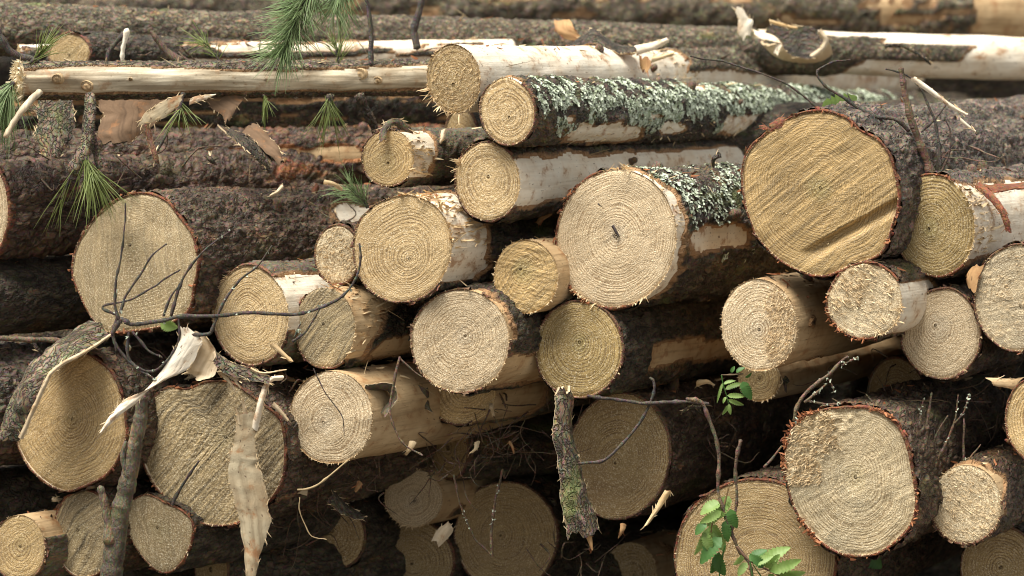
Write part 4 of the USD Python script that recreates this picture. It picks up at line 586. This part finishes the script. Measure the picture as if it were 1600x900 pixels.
for k, (pts, w, lab) in enumerate([([(190, 180), (250, 240), (305, 320)], 7, 'pink-tan splinter poking down beside the greenish bark chunk'), ([(225, 185), (290, 230), (340, 300)], 5, 'thin pink-tan splinter right of the other beside the greenish bark chunk'), ([(560, 402), (610, 455), (668, 520)], 8, 'pink splinter left of the barkless tan log'), ([(570, 0), (620, 45), (700, 120)], 9, 'tan splinter between the twig-crossed log and the mottled log'), ([(390, 150), (490, 190), (640, 170)], 4, 'long thin straw-coloured shred under the mottled log')]):
    a, b = around([p + (-.05,) for p in Z2(pts)], w, w * .5); strip(lab, a, b, cat='splinter', name='bark_splinter', bulge=.003, front='splinter_wood' if k > 2 else 'inner_bark', back='orange_wood', seed=33 + k, m=4, rag=.3)
a, b = around([p + (-.08,) for p in R8([(1552, 508), (1500, 590), (1448, 668)])], 11, 4); strip('tan splinter standing loose left of the rowan-leaf log', a, b, cat='splinter', name='bark_splinter', bulge=.003, front='splinter_wood', back='orange_wood', seed=40, m=5, rag=.25)
strip('brown bark piece with broken end in the dark, lower left of centre', [(p[0], p[1], .1) for p in R8([(0, 500), (60, 560), (150, 625)])], [(p[0], p[1], .08) for p in R8([(-30, 560), (50, 620), (135, 645)])], bulge=.008, front='bark_dark', back='inner_bark', names=('outer_bark', 'inner_face'), seed=41)
strip('tan bark scrap hanging below the small shaded log', [(p[0], p[1], .2) for p in R8([(520, 655), (480, 690), (465, 730)])], [(p[0], p[1], .2) for p in R8([(545, 660), (555, 700), (490, 770)])], bulge=.006, front='inner_bark', back='orange_wood', seed=42, rag=.25)
strip('loose upright bark at the left of the short shaded log end', [(p[0], p[1], .13) for p in R8([(395, 30), (390, 90), (440, 145)])], [(p[0], p[1], .14) for p in R8([(440, 10), (445, 80), (455, 140)])], bulge=.006, front='bark_smooth', back='inner_bark', seed=43)
strip('curled bark scrap on the shoulder of the barkless tan log', [(p[0], p[1], -.02) for p in R8([(150, 20), (230, 5), (285, 20), (292, 90), (240, 160)])], [(p[0], p[1], .03) for p in R8([(175, 45), (235, 30), (268, 50), (272, 95), (220, 150)])], bulge=.008, thick=.004, front='bark_smooth', back='inner_bark', names=('outer_bark', 'inner_face'), seed=44, rag=.2)
strip('pale broken wood slat sticking out at the right edge', [(1545, 590, -.05), (1575, 592, -.05), (1605, 590, -.05)], [(1548, 602, -.05), (1575, 606, -.05), (1605, 612, -.05)], cat='wood scrap', name='wood_scrap', bulge=.003, front='peeled_tan', back='splinter_wood', seed=45, rag=.25)
strip('loose dark bark flap left of the black-stained log', [(p[0], p[1], -.02) for p in R6([(1345, 400), (1330, 440), (1340, 480)])], [(p[0], p[1], -.05) for p in R6([(1415, 360), (1395, 420), (1378, 485)])], bulge=.006, front='orange_wood', back='bark_dark', seed=46)
a, b = around([p + (-.02,) for p in R3([(1082, 360), (1180, 430), (1260, 490), (1332, 530)])], 9, 5); strip('pale wood sliver resting on the biggest log', a, b, cat='splinter', name='bark_splinter', bulge=.003, front='peeled_cream', back='orange_wood', seed=47, m=5, rag=.2)
a, b = around([p + (.05,) for p in R3([(1310, 560), (1350, 590), (1385, 615)])], 6, 3); strip('short pale wood sliver on the bark of the biggest log', a, b, cat='splinter', name='bark_splinter', bulge=.002, front='peeled_cream', back='orange_wood', seed=48, m=4)
for k, (pts, w, mt, lab) in enumerate([([(498, 288, .42), (478, 330, .40), (470, 372, .38)], 8, 'rim_rust', 'upright red-brown bark shred behind the pale fuzzy log end'), ([(455, 330, .40), (480, 345, .38), (496, 372, .37)], 13, 'inner_bark', 'cream torn patch of bark hanging on the dark-barked log'), ([(418, 322, .34), (450, 326, .36), (486, 322, .40)], 10, 'bark_brown', 'lifted brown bark plate along the top of the dark-barked log'), ([(486, 392, .34), (494, 365, .36), (490, 340, .38)], 7, 'rim_rust', 'second red-brown bark shred left of the pale fuzzy log end'), ([(430, 365, .33), (462, 372, .35), (490, 388, .36)], 9, 'rim_brown', 'brown curled bark strip low on the dark-barked log'), ([(505, 300, .44), (520, 330, .42), (530, 345, .4)], 6, 'bark_rusty', 'dark bark shred above the pale fuzzy log end')]):
    a, b = around(pts, w, w * .5); strip(lab, a, b, bulge=.005, thick=.004, front=mt, back='bark_brown', seed=60 + k, rag=.45, m=7)
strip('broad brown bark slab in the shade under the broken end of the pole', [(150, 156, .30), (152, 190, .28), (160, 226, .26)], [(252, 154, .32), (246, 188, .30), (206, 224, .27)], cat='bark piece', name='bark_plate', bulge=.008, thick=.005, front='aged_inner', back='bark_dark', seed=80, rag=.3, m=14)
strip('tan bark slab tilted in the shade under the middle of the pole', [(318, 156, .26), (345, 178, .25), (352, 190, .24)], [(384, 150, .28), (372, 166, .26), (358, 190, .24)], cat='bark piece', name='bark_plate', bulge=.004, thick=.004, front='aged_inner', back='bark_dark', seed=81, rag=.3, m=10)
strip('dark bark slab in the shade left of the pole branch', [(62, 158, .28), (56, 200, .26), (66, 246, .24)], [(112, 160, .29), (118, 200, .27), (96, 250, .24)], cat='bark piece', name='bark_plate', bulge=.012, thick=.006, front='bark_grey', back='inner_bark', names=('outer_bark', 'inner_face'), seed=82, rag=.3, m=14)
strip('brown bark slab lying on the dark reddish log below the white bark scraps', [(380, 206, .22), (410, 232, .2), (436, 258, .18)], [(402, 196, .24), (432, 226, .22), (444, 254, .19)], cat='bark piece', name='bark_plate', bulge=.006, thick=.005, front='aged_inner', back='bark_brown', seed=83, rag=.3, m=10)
rs = np.random.default_rng(21)
for k in range(26):                                  # scraps lodged in the gaps
    gx_, gy_ = [(300, 585), (450, 590), (560, 590), (640, 700), (770, 640), (800, 700), (1080, 640), (1100, 600), (470, 770), (560, 760), (330, 250), (520, 290), (1440, 450), (1560, 600), (60, 545), (200, 540), (690, 215), (850, 340), (1120, 250), (760, 480), (430, 300), (970, 830), (1230, 600), (740, 700), (90, 780), (1440, 640)][k]
    th = rs.uniform(0, math.pi); l = rs.uniform(14, 34); yy = .06 + rs.uniform(0, .1); c, s_ = math.cos(th) * l / 2, math.sin(th) * l / 2
    a, b = around([(gx_ - c, gy_ - s_, yy), (gx_ + rs.normal(0, 3), gy_ + rs.normal(0, 3), yy - .01), (gx_ + c, gy_ + s_, yy)], rs.uniform(5, 12), rs.uniform(2, 6))
    where = ['above the notched log', 'left of the mottled log', 'above the barkless tan log', 'right of the barkless tan log', 'below the finely ringed log', 'in the dark right of the tan log', 'right of the brown ringed log', 'below the cracked pale log', 'right of the notched log', 'above the small shaded log', 'on the dark reddish log', 'below the small flap-barked log', 'below the olive-gold log', 'at the right edge above the orange-rimmed log', 'under the smooth dark log at left', 'under the large dark-barked log', 'left of the lichen log', 'left of the cracked pale log', 'left of the biggest log', 'above the finely ringed log', 'on the bark of the dark-barked log', 'below the brown ringed log', 'above the orange-rimmed log', 'in the middle of the dark gap', 'above the bottom left logs', 'right of the orange-rimmed log'][k]
    strip('small torn bark chip ' + where, a, b, cat='bark chip', name='bark_chip', bulge=.003, thick=.003, front=['inner_bark', 'orange_wood', 'bark_dark', 'splinter_wood'][k % 4], back='bark_brown', seed=100 + k, m=5, rag=.35, n=9)

# ------------------------------------------------------------------ branches and twigs
br = thing('branch', 'dark leaning forked branch between the rough log end and the lopsided reddish log', 'branch', None, P(172, 900, -.04))
v, f = twig_mesh([(170, 930), (176, 880), (186, 810), (198, 760), (208, 710), (218, 660), (222, 620)], -.05, 21, 10, knob=.2, seed=4, sides=14, wav=.6); part(br, 'stem', (v, f), 'bark_smooth', True, np.stack([v[:, 0], v[:, 2]], -1))
v, f = twig_mesh([(172, 850), (168, 815), (162, 785), (156, 762)], -.06, 11, 6, seed=5, sides=10); part(br, 'fork', (v, f), 'bark_smooth', True, np.stack([v[:, 0], v[:, 2]], -1))
v, f = twig_mesh([(200, 745), (192, 715), (197, 690)], -.06, 7, 3, seed=6, sides=8); part(br, 'fork', (v, f), 'bark_smooth', True, np.stack([v[:, 0], v[:, 2]], -1))
twig('bare black twig with many shoots lying across the large dark-barked log', [(R4([(520, 690), (560, 622), (600, 640), (650, 640), (760, 620), (830, 604), (1000, 604), (1160, 590), (1340, 595), (1440, 580), (1540, 540)]) + [(540, 459), (557, 435), (564, 405), (561, 381)], 4.2, 2.0),
    (R4([(560, 640), (530, 540), (545, 400), (570, 250), (580, 80)]), 2.6, 1.3), (R4([(555, 590), (580, 510), (650, 410), (700, 330), (770, 270)]), 2.4, 1.4), (R4([(545, 595), (480, 575), (490, 552), (600, 530), (700, 470), (770, 430), (835, 390)]), 2.4, 1.4), (R4([(795, 605), (820, 500), (860, 410), (940, 310), (1060, 215)]), 3.4, 1.2), (R4([(755, 605), (790, 520), (840, 440)]), 2.4, 1.2),
    (R4([(850, 690), (960, 690), (990, 640), (1040, 530), (1110, 440), (1190, 370), (1260, 280)]), 3.2, 1.2), (R4([(520, 690), (540, 740), (600, 810), (680, 860), (740, 840), (810, 760), (830, 700), (822, 610)]), 2.6, 1.8), (R4([(600, 680), (590, 780), (640, 850), (720, 895)]), 3.0, 1.6), (R4([(610, 680), (690, 760), (750, 800)]), 2.4, 1.4), (R4([(1350, 720), (1420, 670), (1490, 550)]), 2.4, 1.0), (R4([(1360, 700), (1385, 640)]), 1.6, .8), (R4([(545, 600), (525, 680), (540, 760)]), 3.0, 1.8)], -.11, lichen=12)
twig('thin brown twig curving down the side of the barkless tan log', [(R8([(310, -110), (275, 40), (265, 120), (285, 220), (330, 290), (412, 342)]), 2.2, 1.6), (R8([(310, -105), (360, -60), (410, -20)]), 1.6, .8)], -.08, 'stick_bark')
twig('thin cracked twig lying on the cut of the barkless tan log', [(Z2([(840, 160), (920, 320), (1030, 480), (1055, 540), (1058, 630)]), 1.0, .7)], -.035, 'twig_bark')
twig('twig dotted with pale lichen hanging before the large dark log end', [(R8([(560, 430), (580, 540), (620, 650), (660, 730), (740, 812)]), 2.0, 1.6), (R8([(740, 808), (733, 700), (748, 570), (772, 470), (785, 410)]), 2.8, 2.2)], .12, 'stick_bark', lichen=40)
twig('dark twig arching over the cut of the large brown ringed log', [(R8([(1470, -20), (1486, 10), (1478, 70), (1430, 175), (1340, 290), (1255, 362), (1140, 382)]), 2.2, 2.6), (R8([(1180, 66), (1300, 82), (1450, 100), (1620, 92), (1740, 100)]), 2.6, 3.2)], -.06)
twig('bent hanging stem left of the rowan leaves', [(R9([(40, 80), (110, 100), (160, 230), (187, 350), (185, 520), (232, 650), (268, 760), (330, 840), (345, 910)]), 3.4, 2.6), (R9([(285, 270), (266, 400), (268, 560), (250, 690)]), 3.2, 2.2)], -.16, 'stick_bark')
twig('thick broken branch stub standing on the biggest log', [(R3([(1168, 810), (1130, 700), (1082, 560), (1048, 420), (1030, 318)]), 8.5, 5)], .03, 'stick_bark', cat='branch stub', name='branch_stub')
twig('fine curved twig rising left of the thick stub on the biggest log', [(R3([(1068, 605), (1010, 555), (920, 540), (830, 500), (760, 450), (680, 400), (640, 345), (660, 315), (720, 285), (795, 280)]), 3.6, 1.2), (R3([(830, 500), (800, 470), (780, 430)]), 1.5, .8)], .04, 'twig_bark')
twig('long fine dark twig lying over the top of the lichen log', [(R3([(650, 505), (560, 430), (440, 360), (200, 285), (60, 262)]), 2.0, 1.2)], .1, 'twig_bark')
twig('forked thin twigs right of the thick stub on the biggest log', [(R3([(1215, 765), (1208, 680), (1190, 570), (1150, 470), (1110, 395), (1040, 340), (960, 318)]), 2.8, 1.6), (R3([(1128, 612), (1190, 550), (1258, 458)]), 2.4, 1.4), (R3([(1215, 790), (1245, 720), (1258, 620), (1232, 545)]), 2.0, 1.2)], .03, 'twig_bark')
twig('rough dead twig rising left of the orange-rimmed log', [(Z5([(910, 490), (935, 370), (1000, 270), (1090, 190), (1180, 120), (1280, 20), (1320, -10)]), 3.2, 2), (Z5([(980, 340), (1080, 260), (1152, 203)]), 2.2, 1.4), (Z5([(1270, 60), (1400, -5)]), 1.5, 1), (Z5([(1150, 140), (1195, 190), (1222, 262)]), 1.2, .7), (Z5([(665, 855), (720, 790), (805, 680)]), 2.4, 1.6), (Z5([(990, 335), (1150, 350), (1260, 352)]), 1.6, 1.0)], -.14, 'stick_bark', lichen=12)
twig('tuft of brittle bare twigs on the bark of the orange-rimmed log', [(R9([(1125, 300), (1150, 190), (1172, 55)]), 3.0, 1.8), (R9([(1145, 230), (1120, 160), (1135, 82)]), 1.6, 1), (R9([(1175, 300), (1205, 220), (1245, 155)]), 1.8, 1), (R9([(1195, 370), (1240, 280), (1280, 170), (1292, 60)]), 2.6, 1.3), (R9([(1275, 190), (1320, 140), (1345, 60)]), 1.8, 1), (R9([(1100, 372), (1180, 388)]), 1.6, 1), (R9([(1320, 370), (1322, 170)]), 2.2, 1.6), (R9([(1335, 370), (1400, 290)]), 2, 1)], -.02, 'stick_bark', lichen=20)
twig('straw-coloured curled root fibre left of the small shaded log', [(R7([(1378, 503), (1450, 490), (1520, 442), (1610, 368)]), 2.0, 1.3), (R7([(1385, 540), (1388, 600), (1410, 660), (1440, 712), (1510, 728)]), 1.1, .8)], -.02, 'dry_grass', cat='root fibre')
twig('thin dark crack-like twig lying on the cut of the notched log', [(R7([(795, 575), (830, 500), (880, 420), (920, 365)]), 3.0, 1.6)], -.015, 'twig_bark')
twig('pale brown stick lying in the gap at the left edge', [([(-10, 527), (50, 530), (106, 533)], 4.5, 4)], .05, 'stick_bark', cat='stick', name='stick')
twig('dark upright stick before the long top log, left of the other', [([(579, 102), (580, 70), (577, 30), (570, -20)], 5.5, 4)], .18, 'twig_bark', cat='stick', name='stick')
twig('dark crooked branch stub on the long top log', [([(652, 75), (648, 45), (656, 15), (664, -20)], 9, 6)], .62, 'twig_bark', cat='branch stub', name='branch_stub')
twig('white broken sliver-like stub between the scaly log and the stripped pole', [([(190, 102), (193, 75), (199, 46)], 3.4, 5)], .3, 'peeled_cream', cat='branch stub', name='branch_stub')
twig('dark crooked stub left of the white broken stub', [([(168, 102), (172, 78), (186, 60), (198, 50)], 4, 6)], .34, 'twig_bark', cat='branch stub', name='branch_stub')
twig('brown slanting stub right of the white broken stub', [([(282, 97), (265, 85), (248, 66), (236, 49)], 9, 4)], .26, 'stick_bark', cat='branch stub', name='branch_stub')
twig('brown bent branch in the needles at the upper left edge', [([(-8, 45), (6, 70), (25, 85), (58, 97)], 8, 6)], .1, 'twig_bark', cat='branch', name='branch')
rt = np.random.default_rng(5); ms = []
for (cx_, cy_, sx, sy, n, y0) in ((790, 680, 60, 50, 46, .12), (700, 720, 40, 20, 22, .12), (490, 780, 40, 50, 30, .1), (560, 740, 50, 30, 14, .08), (880, 860, 60, 30, 14, .15), (1560, 620, 40, 40, 14, .06), (1110, 690, 40, 60, 16, .2), (240, 590, 60, 30, 16, .05), (1480, 660, 60, 50, 14, .1), (440, 600, 50, 25, 22, .02), (1400, 600, 90, 30, 10, .12), (150, 250, 110, 40, 18, .12), (420, 88, 190, 14, 16, .5), (480, 330, 40, 30, 18, .3), (1500, 250, 60, 30, 8, .1), (900, 660, 40, 30, 10, .2)):
    for q in range(n):
        p = np.array([cx_ + rt.normal(0, sx * .6), cy_ + rt.normal(0, sy * .6)]); th = rt.uniform(0, math.pi * 2); l = rt.uniform(20, 75); k = rt.normal(0, 9, 2)
        ms.append(twig_mesh([(p[0], p[1], y0 + rt.uniform(0, .12)), (p[0] + math.cos(th) * l / 2 + k[0], p[1] + math.sin(th) * l / 2 + k[1], y0 + rt.uniform(0, .08)), (p[0] + math.cos(th) * l, p[1] + math.sin(th) * l, y0 + rt.uniform(0, .12))], 0, rt.uniform(.8, 2.2), .6, n=9, seed=q, sides=4))
v, f = join(ms); g = usdkit.mesh(stage, '/World/brushwood', (v, f), L['stick_bark'], True, np.stack([v[:, 0] + v[:, 1], v[:, 2]], -1)); cd(g.GetPrim(), label='tangle of thin dead twigs in the dark gaps between the logs', category='brushwood', kind='stuff')

# ------------------------------------------------------------------ the stripped pole's own branches
pole = r2
for nm, pts, ra, rb, mt in (('branch_stub', [(62, 143, .06), (46, 160, .03), (26, 184, .0), (8, 214, -.02)], 6.5, 5, 'peeled_strip'), ('hanging_branch', [(141, 148, .08), (141, 172, .06), (138, 195, .04), (136, 222, .03), (127, 245, .02), (112, 268, .01)], 10, 13, 'bark_grey'), ('hanging_branch', [(140, 200, .05), (148, 230, .05), (156, 262, .04)], 9, 6, 'bark_grey'), ('hanging_branch', [(286, 146, .14), (278, 172, .12), (262, 205, .1), (246, 236, .09)], 4.5, 2, 'twig_bark'), ('hanging_branch', [(516, 148, .3), (515, 175, .29)], 7, 5, 'bark_grey'), ('hanging_branch', [(560, 148, .32), (580, 190, .34), (598, 230, .36)], 9, 8, 'bark_dark')):
    v, f = twig_mesh(pts, 0, ra, rb, knob=.3, seed=int(ra * 7 + pts[0][0]), sides=9, wav=.6); part(pole, nm, (v, f), mt, True, np.stack([v[:, 0], v[:, 2]], -1))
for (kx, ky, rr) in ((90, 123, 8), (136, 134, 9), (562, 116, 11), (590, 126, 7), (205, 124, 3), (415, 124, 3)):     # knots on the bare stripe
    c = P(kx, ky, .1 + (kx - 34) / 746 * .45 - .038); g = np.arange(16) * 2 * np.pi / 16; vs = [c + np.array([0, -.006, 0])]; nn = 16
    for k, (q, h) in enumerate(((.25, -.010), (.55, -.006), (.8, -.010), (1.0, -.001), (1.25, .006))): vs += [c + np.array([q * rr * KPX * 4.1 * math.cos(a_) * 1.15, h, q * rr * KPX * 4.1 * math.sin(a_)]) for a_ in g]
    fs = [(0, 1 + i, 1 + (i + 1) % nn) for i in range(nn)] + [x for k in range(4) for i in range(nn) for x in ((1 + k * nn + i, 1 + (k + 1) * nn + i, 1 + (k + 1) * nn + (i + 1) % nn), (1 + k * nn + i, 1 + (k + 1) * nn + (i + 1) % nn, 1 + k * nn + (i + 1) % nn))]
    part(pole, 'knot', (np.array(vs), np.array(fs)), 'peeled_tan', True, np.array([(q[0], q[2]) for q in vs]) * 3)

# ------------------------------------------------------------------ pine needles and rowan leaves
pine('lush blue-green pine bough drooping from the top edge', [(500, -34), (478, 0), (466, 24), (452, 58), (442, 84)], .0, 250, .080, 6, 3, ang=66, bias=(-.5, -.15, .05), seed=1, w=.00085)
pine('pine bough end with long needles right of the lush bough at the top edge', [(540, -40), (530, -10), (522, 15)], .05, 80, .08, 4, 2, ang=60, bias=(.0, -.1, -.4), seed=2, w=.0007)
pine('yellow-green needle tuft standing up in the upper left corner', [(48, 100), (56, 92), (66, 84)], .06, 16, .085, 4, 3, ang=40, mat='needle_yellow', seed=3, bias=(.1, 0, .9), w=.0009)
pine('needle tuft hanging at the left edge under the broken pole end', [(20, 128), (14, 140), (4, 150)], .08, 100, .12, 4, 3, ang=60, seed=4, bias=(-.15, 0, -.8))
pine('green needle tuft at the end of the pole branch, over the large dark-barked log', [(134, 246), (138, 258), (144, 270)], -.03, 50, .098, 4, 3, ang=44, mat='needle_yellow', seed=5, bias=(.0, 0, -.5), w=.0009)
pine('few long needles straying left of the pole branch', [(116, 262), (104, 290), (96, 312)], -.05, 6, .085, 1.2, .8, ang=18, mat='needle_yellow', seed=6, bias=(-.35, 0, -.6), w=.0008)
pine('sparse needles on the bare stalk hanging from the pole', [(284, 160), (282, 170), (276, 182)], .05, 14, .06, 3, 2, ang=60, seed=7, bias=(.5, 0, -.5), mat='needle_yellow', w=.0008)
pine('sparse needle tuft hanging under the pole behind the lush bough', [(512, 150), (514, 160), (516, 168)], .12, 22, .085, 4, 3, ang=50, seed=8, bias=(.0, 0, -.8), mat='needle_yellow', w=.0008)
pine('needles hanging under the pole left of the sparse tuft', [(412, 148), (416, 158)], .12, 8, .05, 2, 1.5, ang=40, seed=9, bias=(.1, 0, -.8), mat='needle_yellow', w=.0008)
pine('blue-green needle tuft behind the small flap-barked log', [(575, 325), (562, 308), (548, 292)], .2, 46, .075, 4, 3, ang=50, seed=10, bias=(-.25, 0, .1))
pine('needles lying above the pole right of the brown slanting stub', [(345, 98), (330, 78), (318, 66)], .35, 14, .08, 2, 1, ang=50, seed=11, mat='needle_yellow', w=.0009)
pine('needle tuft standing on the pole right of the lush bough', [(528, 98), (526, 80), (522, 66)], .25, 18, .07, 2, 1.5, ang=40, seed=12, mat='needle_yellow', bias=(0, 0, .4), w=.0009)
sprig('small rowan sprig with one pinnate leaf hanging below the half-torn barkless log', [(Z5([(505, 120), (420, 128), (335, 130)]), 1.4, 1.0), (Z5([(335, 130), (350, 205), (378, 295), (392, 355)]), 1.2, .8)],
      [(b, t, w) for (b, t), w in zip([Z5(p) for p in ([(350, 200), (448, 172)], [(365, 240), (508, 192)], [(380, 290), (530, 295)], [(388, 320), (512, 366)], [(395, 355), (408, 442)], [(372, 300), (348, 352)], [(388, 365), (343, 442)], [(345, 190), (300, 350)])], (.19, .17, .16, .17, .24, .26, .2, .08))] + [(*Z5([(500, 180), (570, 325)]), .3, 'leaf_dark'), (*Z5([(450, 110), (520, 70)]), .3, 'leaf_dark'), (*Z5([(520, 150), (575, 110)]), .3, 'leaf_dark'), (*Z5([(410, 110), (440, 60)]), .3, 'leaf_dark')], -.02)
sprig('drooping rowan leaves in front of the big brown log at the bottom', [(R9([(232, 490), (205, 590), (160, 650), (150, 700)]), 1.6, 1.0), (R9([(205, 590), (215, 640)]), 1.2, .8), (R9([(215, 760), (195, 850), (190, 910)]), 1.6, 1.2)],
      [(*R9(p), w, m) for p, w, m in (([(195, 560), (100, 615)], .34, 'leaf_green'), ([(235, 530), (195, 615)], .36, 'leaf_green'), ([(200, 600), (100, 655)], .22, 'leaf_green'), ([(180, 590), (135, 672)], .3, 'leaf_green'), ([(150, 660), (190, 735)], .42, 'leaf_green'), ([(130, 655), (78, 710)], .36, 'leaf_dark'), ([(135, 680), (75, 805)], .16, 'leaf_green'), ([(150, 720), (120, 815)], .28, 'leaf_green'), ([(200, 720), (100, 845)], .26, 'leaf_dark'), ([(220, 640), (228, 745)], .26, 'leaf_dark'), ([(190, 790), (150, 890)], .3, 'leaf_dark'), ([(240, 590), (270, 680)], .34, 'leaf_dark'), ([(215, 560), (175, 640)], .36, 'leaf_green'), ([(165, 690), (215, 790)], .28, 'leaf_green'), ([(120, 700), (150, 790)], .3, 'leaf_green'), ([(170, 800), (215, 900)], .3, 'leaf_dark'))], -.16)
sprig('rowan leaves at the bottom edge below the orange-rimmed log', [(R9([(270, 765), (330, 830), (440, 885), (520, 930)]), 1.8, 1.0), (R9([(330, 835), (345, 910)]), 1.5, 1.2), (R9([(345, 850), (390, 910)]), 1.0, .8)],
      [(*R9(p), w, m) for p, w, m in (([(325, 830), (412, 778)], .3, 'leaf_dark'), ([(370, 850), (518, 765)], .22, 'leaf_green'), ([(425, 880), (570, 825)], .2, 'leaf_green'), ([(450, 895), (590, 885)], .2, 'leaf_green'), ([(318, 838), (275, 900)], .3, 'leaf_green'), ([(395, 860), (330, 800)], .3, 'leaf_dark'), ([(400, 860), (470, 800)], .3, 'leaf_green'), ([(440, 890), (400, 950)], .3, 'leaf_green'), ([(355, 845), (440, 805)], .26, 'leaf_green'), ([(410, 875), (540, 860)], .2, 'leaf_green'), ([(300, 800), (255, 850)], .34, 'leaf_green'), ([(480, 905), (585, 935)], .22, 'leaf_green'))], -.2)
def leaf(label, b, t, w, y, m='leaf_green'): root = thing('fallen_leaf', label, 'leaf', None, px([b], y)[0]); part(root, 'leaf_blade', leaflet(b, t, w, y, int(b[0]), .2), m, True)
leaf('pale green leaf lying on top of the lichen log by the biggest log', (1282, 172), (1340, 152), .34, .12)
leaf('green leaf scrap under the large dark-barked log', (250, 503), (278, 512), .4, -.03)
leaf('dark green leaf in the shade below the orange-rimmed log', (1345, 862), (1378, 888), .36, .1, 'leaf_dark')

# ------------------------------------------------------------------ marks on the cracked pale log's cut
k0 = [p for p in ORIGIN if p == '/World/log_004'][0]
for (bx, by, tx, ty, w) in ((957, 352, 966, 372, 5), (962, 372, 956, 366, 4), (934, 318, 941, 324, 7), (966, 368, 962, 376, 5)):
    a_, b_ = P(bx, by, -.004), P(tx, ty, -.004); part(k0, 'crack', sliver(a_, b_ - a_, np.linalg.norm(b_ - a_), w * KPX * 4, np.random.default_rng(bx), .3), 'twig_bark', True, np.zeros((10, 2)))
